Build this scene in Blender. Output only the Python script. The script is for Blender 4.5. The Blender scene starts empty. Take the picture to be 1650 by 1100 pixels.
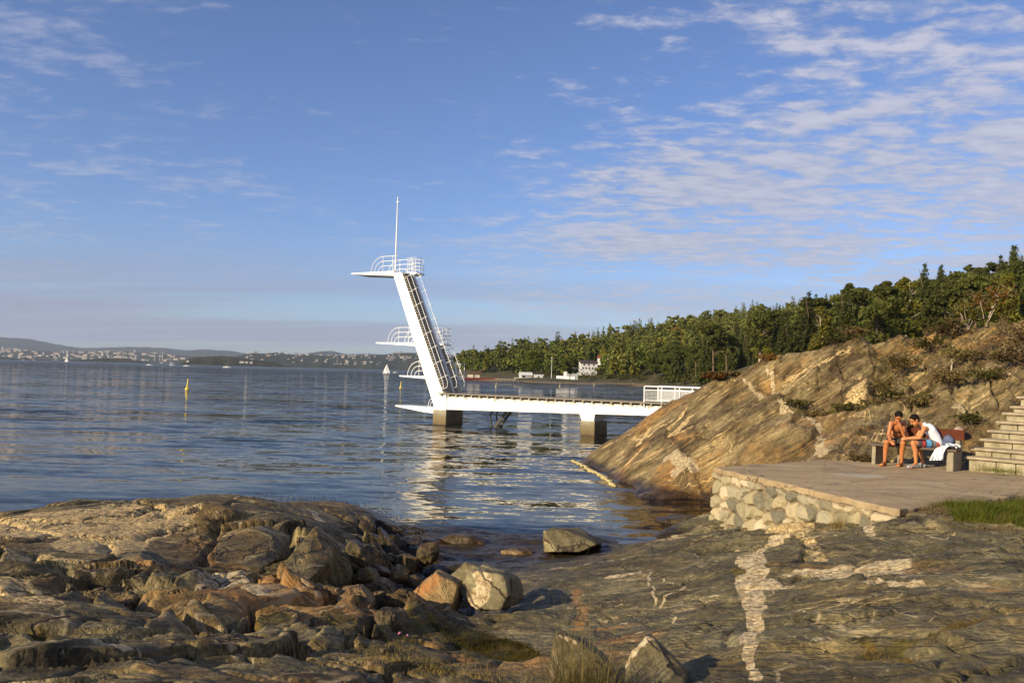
import bpy, bmesh, math, random
import numpy as np
from math import radians, sin, cos, pi
from mathutils import Vector, Matrix
S = bpy.context.scene
COL = S.collection
rng = np.random.default_rng(7)
random.seed(7)

# ------------------------------------------------------------------ camera
H = 3.47; FP = 1332.0; PITCH = radians(2.15); ROLL = radians(1.6)
cam = bpy.data.objects.new('camera', bpy.data.cameras.new('camera'))
COL.objects.link(cam); S.camera = cam
cam.data.sensor_width = 36.0; cam.data.lens = FP/1650*36.0
cam.data.clip_start = 0.1; cam.data.clip_end = 60000
cam.matrix_world = Matrix.Translation((0, 0, H)) @ Matrix.Rotation(pi/2+PITCH, 4, 'X') @ Matrix.Rotation(ROLL, 4, 'Z')
CM = np.array(cam.matrix_world)[:3, :3]
S.view_settings.view_transform = 'Standard'; S.view_settings.look = 'None'
S.view_settings.exposure = 0.50; S.view_settings.gamma = 1.0
S.cycles.max_bounces = 6; S.cycles.transparent_max_bounces = 8
S.cycles.volume_bounces = 0
S.cycles.use_denoising = True

# ------------------------------------------------------------------ sun and sky
SUN_EL = radians(22); SUN_AZ = radians(233)          # azimuth clockwise from +Y, towards the sun
sd = Vector((cos(SUN_EL)*sin(SUN_AZ), cos(SUN_EL)*cos(SUN_AZ), sin(SUN_EL)))
sl = bpy.data.lights.new('sun', 'SUN'); sl.energy = 5.0; sl.angle = radians(0.5); sl.color = (1.0, 0.84, 0.56)
so = bpy.data.objects.new('sun', sl); COL.objects.link(so)
so.rotation_euler = sd.to_track_quat('Z', 'Y').to_euler()

class G:
    """small helper around a node tree"""
    def __init__(s, nt): s.nt = nt; s.k = 0
    def n(s, t, props=None, **inp):
        nd = s.nt.nodes.new(t); nd.location = (s.k*180, 0); s.k += 1
        for a, b in (props or {}).items(): setattr(nd, a, b)
        for a, b in inp.items():
            key = int(a[1:]) if a[0] == 'i' and a[1:].isdigit() else a.replace('_', ' ')
            s.set(nd.inputs[key], b)
        return nd
    def set(s, sock, v):
        if isinstance(v, bpy.types.NodeSocket): s.nt.links.new(v, sock)
        elif isinstance(v, bpy.types.Node): s.nt.links.new(v.outputs[0], sock)
        else:
            if sock.type == 'RGBA' and hasattr(v, '__len__') and len(v) == 3: v = tuple(v)+(1,)
            sock.default_value = v
    def m(s, op, a, b=0.0, c=None, clamp=False):
        nd = s.nt.nodes.new('ShaderNodeMath'); nd.operation = op; nd.use_clamp = clamp
        s.set(nd.inputs[0], a); s.set(nd.inputs[1], b)
        if c is not None: s.set(nd.inputs[2], c)
        return nd.outputs[0]
    def vm(s, op, a, b=(0, 0, 0), scale=None):
        nd = s.nt.nodes.new('ShaderNodeVectorMath'); nd.operation = op
        s.set(nd.inputs[0], a)
        if op != 'SCALE': s.set(nd.inputs[1], b)
        if scale is not None: s.set(nd.inputs[3], scale)
        return nd.outputs['Value'] if op in ('DOT_PRODUCT', 'LENGTH') else nd.outputs[0]
    def noise(s, v, scale, detail=4, rough=.55, dist=0.0, lac=2.0, col=False):
        nd = s.n('ShaderNodeTexNoise', None, Vector=v, Scale=scale, Detail=detail, Roughness=rough, Distortion=dist, Lacunarity=lac)
        return nd.outputs[1] if col else nd.outputs[0]
    def ramp(s, f, pts, interp='LINEAR'):
        nd = s.n('ShaderNodeValToRGB'); s.set(nd.inputs[0], f); cr = nd.color_ramp; cr.interpolation = interp
        while len(cr.elements) < len(pts): cr.elements.new(.5)
        for e, (p, c) in zip(cr.elements, pts):
            e.position = p; e.color = (tuple(c)+(1,))[:4] if hasattr(c, '__len__') else (c, c, c, 1)
        return nd.outputs[0]
    def mix(s, f, a, b, blend='MIX'):
        nd = s.n('ShaderNodeMix', {'data_type': 'RGBA', 'blend_type': blend})
        s.set(nd.inputs[0], f); s.set(nd.inputs[6], a); s.set(nd.inputs[7], b)
        return nd.outputs[2]
    def step(s, v, a, b):
        nd = s.n('ShaderNodeMapRange', {'interpolation_type': 'SMOOTHSTEP'})
        s.set(nd.inputs[0], v); nd.inputs[1].default_value = a; nd.inputs[2].default_value = b
        return nd.outputs[0]
    def bump(s, h, strength, dist, prev=None):
        nd = s.n('ShaderNodeBump', None, Strength=strength, Distance=dist, Height=h)
        if prev is not None: s.set(nd.inputs['Normal'], prev)
        return nd.outputs[0]
    def attr(s, name): return s.n('ShaderNodeAttribute', {'attribute_name': name}).outputs[2]

world = bpy.data.worlds.new('World'); S.world = world; world.use_nodes = True
wt = world.node_tree; wt.nodes.clear(); g = G(wt)
sky = g.n('ShaderNodeTexSky', {'sky_type': 'NISHITA', 'sun_disc': False, 'sun_elevation': SUN_EL, 'sun_rotation': SUN_AZ,
                               'altitude': 0.0, 'air_density': 1.0, 'dust_density': 0.6, 'ozone_density': 2.5})
d = g.n('ShaderNodeNewGeometry').outputs['Incoming']
d = g.vm('SCALE', d, scale=-1.0)
xyz = g.n('ShaderNodeSeparateXYZ', None, i0=d); dx, dy, dz = xyz.outputs
dzc = g.m('MAXIMUM', dz, 0.0)
inv = g.m('DIVIDE', 1.0, g.m('ADD', dzc, 0.075))
pu = g.m('MULTIPLY', dx, inv); pv = g.m('MULTIPLY', dy, inv)
pc = g.n('ShaderNodeCombineXYZ', None, X=pu, Y=pv, Z=0.0).outputs[0]
# fields in the cloud layer's own plane
rot = g.n('ShaderNodeMapping', None, Vector=pc); rot.inputs['Rotation'].default_value = (0, 0, radians(-24)); rot.inputs['Scale'].default_value = (.75, 1.1, 1)
big = g.noise(rot.outputs[0], 0.75, 3, .5, .4)
mid = g.noise(rot.outputs[0], 3.2, 4, .55, .5)
rip = g.n('ShaderNodeMapping', None, Vector=pc); rip.inputs['Rotation'].default_value = (0, 0, radians(18)); rip.inputs['Scale'].default_value = (.85, 1.25, 1)
ripn = g.noise(rip.outputs[0], 9.5, 5, .62, .25)
right = g.step(g.m('SUBTRACT', dx, g.m('MULTIPLY', g.m('ABSOLUTE', g.m('SUBTRACT', dz, g.m('ADD', .10, g.m('MULTIPLY', dx, .42)))), .9)), -0.33, 0.30)
left = g.step(g.m('ADD', g.m('MULTIPLY', dx, -1.0), g.m('MULTIPLY', g.m('ABSOLUTE', g.m('SUBTRACT', dz, .20)), -1.6)), -0.10, 0.38)
cov = g.m('ADD', g.m('MULTIPLY', right, 0.172), g.m('ADD', .036, g.m('MULTIPLY', left, 0.060)))
cf = g.m('ADD', g.m('ADD', g.m('MULTIPLY', big, 0.40), g.m('MULTIPLY', mid, 0.46)), g.m('MULTIPLY', ripn, 0.56))
cf = g.m('ADD', cf, cov)
mask = g.step(cf, 0.775, 0.98)
low = g.m('MULTIPLY', g.m('SUBTRACT', 1.0, g.step(dz, 0.04, 0.17)), g.m('SUBTRACT', 1.0, g.m('MULTIPLY', g.step(dx, -.25, .2), .45)))                       # the grey sheet low over the fjord
rl = g.n('ShaderNodeMapping', None, Vector=pc); rl.inputs['Scale'].default_value = (.16, .9, 1)
lown = g.noise(rl.outputs[0], 0.9, 4, .55, .6)
lmask = g.m('MULTIPLY', g.step(lown, .34, .56), g.m('MULTIPLY', low, 0.85))
cloudc = g.mix(g.step(dz, .05, .5), (4.3, 4.3, 5.0), (4.9, 4.8, 5.5))
fac = g.m('MULTIPLY', g.m('MULTIPLY', mask, g.m('ADD', .42, g.m('MULTIPLY', g.step(dx, -.10, .14), .55))), g.m('MULTIPLY', 0.85, g.step(dz, -0.02, 0.10)))
skyg = g.mix(g.step(dz, 0.0, 0.45), (0.80, 0.92, 1.28), (0.82, 0.90, 1.18))
skyc = g.mix(1.0, sky, skyg, 'MULTIPLY')
c = g.mix(lmask, skyc, (2.7, 2.9, 4.2))
cloudc = g.mix(1.0, cloudc, g.ramp(g.m('ADD', g.m('MULTIPLY', ripn, .6), g.m('MULTIPLY', mid, .4)), [(.38, .78), (.62, 1.12)]), 'MULTIPLY')
c = g.mix(fac, c, cloudc)
bg = g.n('ShaderNodeBackground', None, Color=c, Strength=0.086)
g.n('ShaderNodeOutputWorld', None, Surface=bg.outputs[0])

# ------------------------------------------------------------------ projection helpers (pixel of the photo -> point of the place)
def ray(px, py):
    return CM @ np.array([(px-825)/FP, -(py-550)/FP, -1.0])
def atd(px, py, d):
    r = ray(px, py); return np.array([0, 0, H]) + r*(d/r[1])
def atz(px, py, z):
    r = ray(px, py); return np.array([0, 0, H]) + r*((z-H)/r[2])

# ------------------------------------------------------------------ numpy noise
_P = np.random.default_rng(3).permutation(512); _P = np.concatenate([_P, _P, _P])
_A = np.random.default_rng(4).random(512)*2*pi; _GX = np.cos(_A); _GY = np.sin(_A)
_R = np.random.default_rng(5).random((6, 512))
def _h(ix, iy, s=0): return _P[(_P[(ix+s*37) & 511] + iy) & 511]
def perlin(x, y, s=0):
    x = np.asarray(x, float); y = np.asarray(y, float)
    ix = np.floor(x).astype(int); iy = np.floor(y).astype(int); fx = x-ix; fy = y-iy
    u = fx**3*(fx*(fx*6-15)+10); v = fy**3*(fy*(fy*6-15)+10)
    def gd(a, b):
        h = _h(ix+a, iy+b, s); return _GX[h]*(fx-a)+_GY[h]*(fy-b)
    n0 = gd(0, 0)*(1-u)+gd(1, 0)*u; n1 = gd(0, 1)*(1-u)+gd(1, 1)*u
    return (n0*(1-v)+n1*v)*1.5
def fbm(x, y, o=5, s=0, r=.5, l=2.03):
    a = 1.; t = 0; n = 0
    for k in range(o):
        t = t+a*perlin(x, y, s+k); n += a; a *= r; x = x*l+13.1; y = y*l+7.7
    return t/n*1.6
def ridged(x, y, o=4, s=0):
    a = 1.; t = 0; n = 0
    for k in range(o):
        t = t+a*(1-np.abs(perlin(x, y, s+k))*2); n += a; a *= .5; x = x*2.07+3; y = y*2.07+9
    return t/n
def voro(x, y, s=0, jit=.9):
    """F1, F2, id hash and offset from the nearest feature point"""
    ix = np.floor(x).astype(int); iy = np.floor(y).astype(int)
    f1 = np.full(x.shape, 9.); f2 = f1.copy(); hid = np.zeros(x.shape, int); ox = np.zeros(x.shape); oy = np.zeros(x.shape)
    for a in (-1, 0, 1):
        for b in (-1, 0, 1):
            h = _h(ix+a, iy+b, s)
            px = ix+a+.5+(_R[0][h]-.5)*jit; py = iy+b+.5+(_R[1][h]-.5)*jit
            dd = np.hypot(x-px, y-py); c1 = dd < f1
            f2 = np.where(c1, f1, np.minimum(f2, dd)); f1 = np.where(c1, dd, f1)
            hid = np.where(c1, h, hid); ox = np.where(c1, x-px, ox); oy = np.where(c1, y-py, oy)
    return f1, f2, hid, ox, oy
def sstep(x, a, b):
    t = np.clip((x-a)/(b-a), 0, 1); return t*t*(3-2*t)
class RBF:
    def __init__(s, pts, c=1.0):
        s.p = np.array(pts, float); s.c = c; n = len(s.p)
        D = np.hypot(s.p[:, None, 0]-s.p[None, :, 0], s.p[:, None, 1]-s.p[None, :, 1])
        A = np.zeros((n+3, n+3)); A[:n, :n] = -np.sqrt(D*D+c*c)-np.eye(n)*.02*c
        A[:n, n] = 1; A[:n, n+1:] = s.p[:, :2]; A[n:, :n] = A[:n, n:].T
        s.w = np.linalg.solve(A, np.concatenate([s.p[:, 2], [0, 0, 0]]))
    def __call__(s, x, y):
        x = np.asarray(x, float); y = np.asarray(y, float); sh = x.shape; x = x.ravel(); y = y.ravel(); n = len(s.p)
        o = s.w[n]+s.w[n+1]*x+s.w[n+2]*y
        for i in range(n): o = o-s.w[i]*np.sqrt((x-s.p[i, 0])**2+(y-s.p[i, 1])**2+s.c**2)
        return o.reshape(sh)
def polydist(x, y, pts):
    """distance to a polyline and the position along it (0..1)"""
    best = np.full(x.shape, 1e9); pts = np.array(pts); L = np.r_[0, np.cumsum(np.hypot(*(pts[1:, :2]-pts[:-1, :2]).T))]; tt = np.zeros(x.shape)
    for i in range(len(pts)-1):
        a = pts[i]; b = pts[i+1]; ab = b-a; l2 = ab[0]**2+ab[1]**2+1e-9
        t = np.clip(((x-a[0])*ab[0]+(y-a[1])*ab[1])/l2, 0, 1)
        dd = np.hypot(x-a[0]-t*ab[0], y-a[1]-t*ab[1]); k = dd < best
        best = np.where(k, dd, best); tt = np.where(k, (L[i]+t*(L[i+1]-L[i]))/L[-1], tt)
    return best, tt

# ------------------------------------------------------------------ object helpers
def link(o, parent=None, label=None, cat=None, group=None, kind=None):
    COL.objects.link(o)
    if parent is not None: o.parent = parent
    if label: o['label'] = label
    if cat: o['category'] = cat
    if group: o['group'] = group
    if kind: o['kind'] = kind
    return o
def thing(name, label, cat, loc=(0, 0, 0), group=None, rz=0.0):
    o = bpy.data.objects.new(name, None); o.location = loc; o.rotation_euler = (0, 0, rz); o.empty_display_size = .3
    return link(o, None, label, cat, group)
def mesh_np(name, V, F, mats, smooth=True, attrs=None, mi=None):
    me = bpy.data.meshes.new(name); V = np.asarray(V, np.float32); F = np.asarray(F)
    me.vertices.add(len(V)); me.vertices.foreach_set('co', V.ravel())
    k = F.shape[1]; me.loops.add(F.size); me.loops.foreach_set('vertex_index', F.astype(np.int32).ravel())
    me.polygons.add(len(F)); me.polygons.foreach_set('loop_start', np.arange(0, F.size, k, dtype=np.int32))
    me.polygons.foreach_set('use_smooth', np.full(len(F), smooth))
    if mi is not None: me.polygons.foreach_set('material_index', np.asarray(mi, np.int32))
    for m in (mats if isinstance(mats, (list, tuple)) else [mats]): me.materials.append(m)
    for a, v in (attrs or {}).items():
        at = me.attributes.new(a, 'FLOAT', 'POINT'); at.data.foreach_set('value', np.asarray(v, np.float32).ravel())
    me.update(); me.validate()
    return me
def grid_faces(r, c):
    i = np.arange(r*c).reshape(r, c)
    return np.stack([i[:-1, :-1], i[:-1, 1:], i[1:, 1:], i[1:, :-1]], -1).reshape(-1, 4)
class MB:
    def __init__(s): s.v = []; s.f = []; s.mi = []; s.sm = []
    def add(s, vs, fs, mi=0, sm=False):
        o = len(s.v); s.v += [tuple(map(float, p)) for p in vs]
        for f in fs: s.f.append([o+i for i in f]); s.mi.append(mi); s.sm.append(sm)
        return s
    def box(s, lo, hi, mi=0, M=None):
        vs = [(x, y, z) for z in (lo[2], hi[2]) for y in (lo[1], hi[1]) for x in (lo[0], hi[0])]
        if M is not None: vs = [M(p) for p in vs]
        return s.add(vs, [(0, 2, 3, 1), (4, 5, 7, 6), (0, 1, 5, 4), (2, 6, 7, 3), (0, 4, 6, 2), (1, 3, 7, 5)], mi)
    def hexa(s, b, t, mi=0):
        n = len(b); return s.add(list(b)+list(t), [tuple(range(n))[::-1], tuple(range(n, 2*n))]+[(i, (i+1) % n, n+(i+1) % n, n+i) for i in range(n)], mi)
    def bar(s, a, b, w, h=None, mi=0, up=(0, 0, 1)):
        a = Vector(a); b = Vector(b); h = h or w; dd = (b-a).normalized(); u = Vector(up)
        if abs(dd.dot(u)) > .98: u = Vector((0, 1, 0))
        x = dd.cross(u).normalized()*w/2; y = x.cross(dd).normalized()*h/2
        q = [a-x-y, a+x-y, a+x+y, a-x+y]; return s.hexa(q, [p+(b-a) for p in q], mi)
    def tube(s, pts, r, seg=8, mi=0, cap=True):
        pts = [Vector(p) for p in pts]; n = len(pts); rs = r if hasattr(r, '__len__') else [r]*n; vs = []; u = None
        for i, p in enumerate(pts):
            t = (pts[min(i+1, n-1)]-pts[max(i-1, 0)]).normalized()
            if u is None:
                u = t.orthogonal().normalized()
            u = (u-t*u.dot(t)); u = u.normalized() if u.length > 1e-6 else t.orthogonal().normalized(); w = t.cross(u)
            vs += [p+(u*cos(2*pi*k/seg)+w*sin(2*pi*k/seg))*rs[i] for k in range(seg)]
        fs = [(i*seg+k, i*seg+(k+1) % seg, (i+1)*seg+(k+1) % seg, (i+1)*seg+k) for i in range(n-1) for k in range(seg)]
        s.add(vs, fs, mi, True)
        if cap: s.add(vs[:seg], [tuple(range(seg))[::-1]], mi); s.add(vs[-seg:], [tuple(range(seg))], mi)
        return s
    def build(s, name, mats, parent=None, origin=None, bevel=0, **kw):
        org = Vector(origin) if origin is not None else (Vector(parent.location) if parent is not None else Vector((0, 0, 0)))
        # a parent of a sub-part sits at the origin of its own thing: parts are built in world coordinates
        p = parent; 
        if origin is None and parent is not None:
            org = Vector((0, 0, 0)); q = parent
            while q is not None: org += q.location; q = q.parent
        me = bpy.data.meshes.new(name); me.from_pydata([Vector(v)-org for v in s.v], [], s.f)
        for m in (mats if isinstance(mats, (list, tuple)) else [mats]): me.materials.append(m)
        me.polygons.foreach_set('material_index', s.mi); me.polygons.foreach_set('use_smooth', s.sm); me.update()
        o = bpy.data.objects.new(name, me)
        if origin is not None: o.location = org
        if bevel:
            b = o.modifiers.new('bevel', 'BEVEL'); b.width = bevel; b.segments = 2; b.limit_method = 'ANGLE'
        return link(o, parent, **kw)
def obj(name, me, parent=None, loc=(0, 0, 0), **kw):
    o = bpy.data.objects.new(name, me); o.location = loc; return link(o, parent, **kw)

# ------------------------------------------------------------------ materials
def newmat(name):
    m = bpy.data.materials.new(name); m.use_nodes = True; nt = m.node_tree; nt.nodes.clear(); g = G(nt)
    b = g.n('ShaderNodeBsdfPrincipled'); o = g.n('ShaderNodeOutputMaterial', None, Surface=b.outputs[0])
    g.b = b; g.o = o
    g.P = g.n('ShaderNodeNewGeometry').outputs['Position']
    return m, g
def simple(name, col, rough=.6, var=.15, scale=6., bump=.0, metal=0.0, obj=False, spec=.5):
    m, g = newmat(name)
    co = g.n('ShaderNodeTexCoord').outputs['Object'] if obj else g.P
    n = g.noise(co, scale, 5, .6)
    dark = tuple(c*(1-var) for c in col); lite = tuple(min(1, c*(1+var)) for c in col)
    g.set(g.b.inputs['Base Color'], g.ramp(n, [(.3, dark), (.7, lite)]))
    g.b.inputs['Roughness'].default_value = rough; g.b.inputs['Metallic'].default_value = metal
    g.b.inputs['Specular IOR Level'].default_value = spec
    if bump: g.set(g.b.inputs['Normal'], g.bump(n, bump, .02))
    return m
def rock_mat(name, nrm, cols, alt=None, joint=.85, mott=0.0, fleck=0.0, warp=1.1, rustt=.70, vein=(.62, .50, .36), streak=5.0, rust=(.20, .105, .038), veins=.5, bumpd=.03, fine=1.0, pale=(.42, .36, .27)):
    """foliated gneiss: noise drawn out along the rock's own layering (nrm = normal of the layers)"""
    m, g = newmat(name)
    n = Vector(nrm).normalized(); a = n.orthogonal().normalized(); b = n.cross(a)
    P = g.P
    wv = g.noise(P, .55, 3, .5, 0, 2, True); P2 = g.vm('ADD', P, g.vm('SCALE', g.vm('SUBTRACT', wv, (.5, .5, .5)), scale=warp))
    def lay(s1, s2):
        return g.n('ShaderNodeCombineXYZ', None, X=g.m('MULTIPLY', g.vm('DOT_PRODUCT', P2, tuple(a)), s1),
                   Y=g.m('MULTIPLY', g.vm('DOT_PRODUCT', P2, tuple(b)), s1), Z=g.m('MULTIPLY', g.vm('DOT_PRODUCT', P2, tuple(n)), s2)).outputs[0]
    L = lay(.55, streak*.55)
    L2 = lay(.8, streak*2.0)
    n1 = g.noise(L, 1.0, 8, .62, .3); n2 = g.noise(L2, 1.6, 6, .65, .2)
    big = g.noise(P, .33, 4, .6, .4)
    fn = g.noise(P, 26*fine, 6, .7); fn2 = g.noise(P, 7*fine, 5, .65, .4)
    t = g.m('ADD', g.m('MULTIPLY', n1, .55-mott*.6), g.m('ADD', g.m('MULTIPLY', n2, .30-mott*.3), g.m('ADD', g.m('ADD', g.m('MULTIPLY', fn2, .15+mott*.2), g.m('MULTIPLY', g.m('SUBTRACT', fn, .5), .30)), g.m('MULTIPLY', g.noise(P, 1.7, 6, .68, .3), mott*.7))))
    base = g.ramp(t, [(.385, cols[0]), (.46, cols[1]), (.53, cols[2]), (.605, cols[3])])
    if alt: base = g.mix(g.step(g.noise(P, .75, 5, .65, .6), .44, .60), base, g.mix(1.0, base, alt, 'MULTIPLY'))
    rm = g.m('ADD', g.step(g.m('ADD', big, g.m('MULTIPLY', n2, .35)), rustt, rustt+.16), g.attr('rust'), clamp=True)
    base = g.mix(g.m('MULTIPLY', rm, g.step(fn2, .3, .62)), base, g.mix(n2, rust, tuple(c*1.9 for c in rust)))
    # thin pale veins along the layers, and a few across them
    vz = g.m('ABSOLUTE', g.m('SUBTRACT', g.noise(lay(.35, streak*1.5), .9, 3, .5, .5), .5))
    vm_ = g.m('MULTIPLY', g.m('SUBTRACT', 1.0, g.step(vz, .004, .022)), g.step(g.noise(P, .8, 3, .6), .48, .62))
    vx = g.m('ABSOLUTE', g.m('SUBTRACT', g.noise(P2, .75, 2, .5, 1.2), .5))
    vm2 = g.m('MULTIPLY', g.m('SUBTRACT', 1.0, g.step(vx, .002, .008)), g.step(g.noise(P, .5, 2, .6), .52, .6))
    vv = g.m('MULTIPLY', g.m('MAXIMUM', vm_, vm2), veins, clamp=True)
    base = g.mix(vv, base, vein)
    # lichen specks and short pale flecks
    if fleck:
        fk = g.m('MULTIPLY', g.step(g.noise(lay(4.5, 9.0), 1.0, 5, .7, .4), .60, .645), g.step(g.noise(P, 1.1, 4, .65, .3), .50, .60))
        base = g.mix(g.m('MULTIPLY', fk, fleck), base, (.50, .43, .32))
    sp = g.step(g.noise(P, 34*fine, 3, .6), .64, .70)
    base = g.mix(g.m('MULTIPLY', sp, .45), base, pale)
    dk = g.step(g.noise(P2, 3.2, 7, .7), .56, .70)
    base = g.mix(g.m('MULTIPLY', dk, .55), base, tuple(c*.45 for c in cols[0]))
    # pegmatite, quartz
    q = g.attr('quartz'); qn = g.m('ADD', g.m('ADD', q, g.m('MULTIPLY', g.m('SUBTRACT', g.noise(g.vm('MULTIPLY', P2, (1.0, .38, 1.0)), 4.0, 8, .72), .5), .6)), g.m('MULTIPLY', g.m('SUBTRACT', g.noise(g.vm('MULTIPLY', P, (1.0, .45, 1.0)), 17.0, 5, .7), .5), .35))
    qm = g.m('MULTIPLY', g.step(qn, .42, .56), .95)
    qc = g.ramp(g.noise(P, 17, 6, .7), [(.34, (.13, .085, .045)), (.45, (.34, .26, .17)), (.56, (.52, .44, .33)), (.75, (.68, .62, .52))])
    base = g.mix(qm, base, qc)
    pl = g.attr('pale'); pn = g.step(g.m('ADD', pl, g.m('MULTIPLY', g.m('SUBTRACT', g.noise(P, 4, 7, .7), .5), 1.2)), .42, .55)
    base = g.mix(pn, base, g.ramp(fn, [(.38, (.12, .07, .025)), (.47, (.42, .30, .15)), (.60, (.66, .53, .34))]))
    ms = g.attr('moss'); mm = g.step(g.m('ADD', ms, g.m('MULTIPLY', g.m('SUBTRACT', g.noise(P, 9, 6, .7), .5), 1.1)), .45, .6)
    base = g.mix(mm, base, g.ramp(fn2, [(.35, (.035, .030, .008)), (.55, (.09, .07, .015)), (.7, (.16, .10, .02))]))
    # open joints: soil tone, with the shade of the cracks painted into it
    jv = g.n('ShaderNodeTexVoronoi', {'feature': 'DISTANCE_TO_EDGE'}, Vector=g.vm('ADD', lay(.62, 1.9), g.vm('SCALE', g.vm('SUBTRACT', g.noise(P, 2.2, 4, .6, 0, 2, True), (.5, .5, .5)), scale=.55)), Scale=1.0).outputs['Distance']
    jm = g.m('MULTIPLY', g.m('SUBTRACT', 1.0, g.step(jv, .004, .030)), g.step(g.noise(P, .9, 3, .6), .42, .52))
    base = g.mix(g.m('MULTIPLY', jm, joint), base, (.022, .014, .007))
    w = g.attr('wet')
    base = g.mix(w, base, g.mix(1.0, base, (.26, .22, .16), 'MULTIPLY'))
    base = g.mix(1.0, base, (1.04, .97, .75), 'MULTIPLY')
    g.set(g.b.inputs['Base Color'], base)
    g.set(g.b.inputs['Roughness'], g.m('SUBTRACT', g.m('ADD', .62, g.m('MULTIPLY', fn2, .25)), g.m('MULTIPLY', w, .38)))
    g.b.inputs['Specular IOR Level'].default_value = .35
    crack = g.m('ABSOLUTE', g.m('SUBTRACT', g.noise(L, 1.7, 4, .6, .7), .5)); ck = g.step(crack, 0, .03)
    hh = g.m('ADD', g.m('ADD', g.m('MULTIPLY', n2, 1.0), g.m('MULTIPLY', fn2, .8)), g.m('ADD', g.m('MULTIPLY', fn, .42), g.m('MULTIPLY', ck, .35)))
    hh = g.m('ADD', hh, g.m('MULTIPLY', qm, .12)); hh = g.m('SUBTRACT', hh, g.m('MULTIPLY', jm, .9*joint))
    g.set(g.b.inputs['Normal'], g.bump(hh, .85, bumpd))
    return m

# foreground gneiss, its left jumble and the big whaleback have the same layers seen at other angles
M_SHORE = rock_mat('shore_rock', (.10, .62, .78), [(.026, .022, .012), (.070, .061, .038), (.125, .110, .070), (.27, .235, .155)], alt=(1.0, .90, .72), joint=.55, mott=.45, fleck=.9, warp=.25, rustt=.78, streak=3.0, veins=.35, bumpd=.03)
M_BLOCK = rock_mat('block_rock', (.62, -.45, .62), [(.022, .016, .008), (.080, .063, .033), (.165, .135, .074), (.36, .30, .18)], alt=(1.0, .82, .60), mott=.3, fleck=.35, warp=.3, rustt=.76, streak=6.0, veins=.45, bumpd=.035)
M_HILL = rock_mat('whaleback_rock', (-.56, .05, .80), [(.050, .035, .016), (.13, .098, .050), (.205, .160, .088), (.34, .28, .17)], alt=(.60, .54, .46), joint=.35, vein=(.66, .48, .26),
                  streak=10.0, warp=.22, rust=(.25, .135, .045), veins=.8, bumpd=.05, fine=.6, pale=(.38, .32, .22))
M_BOULD = rock_mat('boulder_rock', (.5, -.2, .8), [(.045, .038, .024), (.10, .086, .055), (.145, .125, .08), (.24, .21, .14)], alt=(.8, .72, .6), fleck=.7, warp=.3, rustt=.9, streak=3, veins=.12, bumpd=.022, fine=1.4)
M_RUSTB = rock_mat('rusty_rock', (.5, .3, .8), [(.06, .036, .018), (.13, .080, .036), (.19, .125, .06), (.27, .20, .10)], streak=4, rust=(.24, .105, .035), rustt=.8, veins=.3, bumpd=.02, fine=1.4)
M_WHITE = simple('white_paint', (.80, .79, .76), .45, .05, 3, .03)
M_RAIL = simple('white_rail_paint', (.80, .79, .77), .4, .04, 6)
M_CONC = simple('concrete', (.27, .23, .17), .85, .30, 5, .35)
M_WOODG = simple('grey_timber', (.20, .17, .13), .85, .3, 9, .3)
M_TREAD = simple('brown_treads', (.26, .20, .10), .8, .3, 9, .2)
M_DARKM = simple('dark_iron', (.03, .025, .02), .6, .3, 9, .2)
M_GREYS = simple('grey_paint', (.62, .60, .57), .6, .12, 4)

# painted concrete girder with drips under the deck edge
m, g = newmat('girder_paint')
P = g.P; sx = g.n('ShaderNodeSeparateXYZ', None, i0=P)
st = g.n('ShaderNodeMapping', None, Vector=P); st.inputs['Scale'].default_value = (3.2, 3.2, .25)
sn = g.noise(st.outputs[0], 1.3, 5, .7)
hz = g.step(g.m('ADD', sx.outputs[2], g.m('MULTIPLY', sn, .9)), 2.05, 2.38)
g.set(g.b.inputs['Base Color'], g.mix(hz, (.80, .79, .76), g.ramp(g.noise(P, 9, 5, .7), [(.3, (.17, .15, .10)), (.7, (.42, .40, .33))])))
g.b.inputs['Roughness'].default_value = .5
M_GIRD = m
# pier concrete: dry above, brown and wet towards the waterline
m, g = newmat('pier_concrete')
sx = g.n('ShaderNodeSeparateXYZ', None, i0=g.P); zz = g.m('ADD', sx.outputs[2], g.m('MULTIPLY', g.noise(g.P, 3, 4, .6), .35))
g.set(g.b.inputs['Base Color'], g.mix(g.m('MULTIPLY', 1.0, g.noise(g.P, 8, 6, .7)), g.ramp(zz, [(.0, (.05, .04, .01)), (.16, (.07, .045, .012)), (.40, (.17, .115, .035)), (.72, (.24, .19, .10)), (.95, (.42, .38, .28))]), (.12, .09, .05)))
g.b.inputs['Roughness'].default_value = .8; g.set(g.b.inputs['Normal'], g.bump(g.noise(g.P, 12, 5, .7), .4, .03))
M_PIER = m

# ------------------------------------------------------------------ water
m, g = newmat('fjord_water')
g.nt.nodes.remove(g.b)
P = g.P
dist = g.vm('LENGTH', g.vm('SUBTRACT', P, (0, 0, 0)))
def wmap(rotz, sx_, sy_):
    q = g.n('ShaderNodeMapping', None, Vector=P); q.inputs['Rotation'].default_value = (0, 0, radians(rotz)); q.inputs['Scale'].default_value = (sx_, sy_, 1)
    return q.outputs[0]
def wn(v, sc, det, amp, ro=.5):
    return g.vm('SCALE', g.vm('SUBTRACT', g.noise(v, sc, det, ro, .3, 2, True), (.5, .5, .5)), scale=amp)
sl_ = g.vm('ADD', wn(wmap(8, .28, 1.0), .55, 3, .62), g.vm('ADD', wn(wmap(-12, .34, 1.0), 2.0, 3, .56), wn(wmap(20, .5, 1.0), 7.0, 3, .26)))
sl_ = g.vm('ADD', sl_, wn(wmap(3, .30, 1.0), .13, 2, .20))
calm_ = g.m('ADD', .55, g.m('MULTIPLY', g.step(g.noise(wmap(4, .25, 1), .05, 3, .55), .40, .62), .55))
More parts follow.
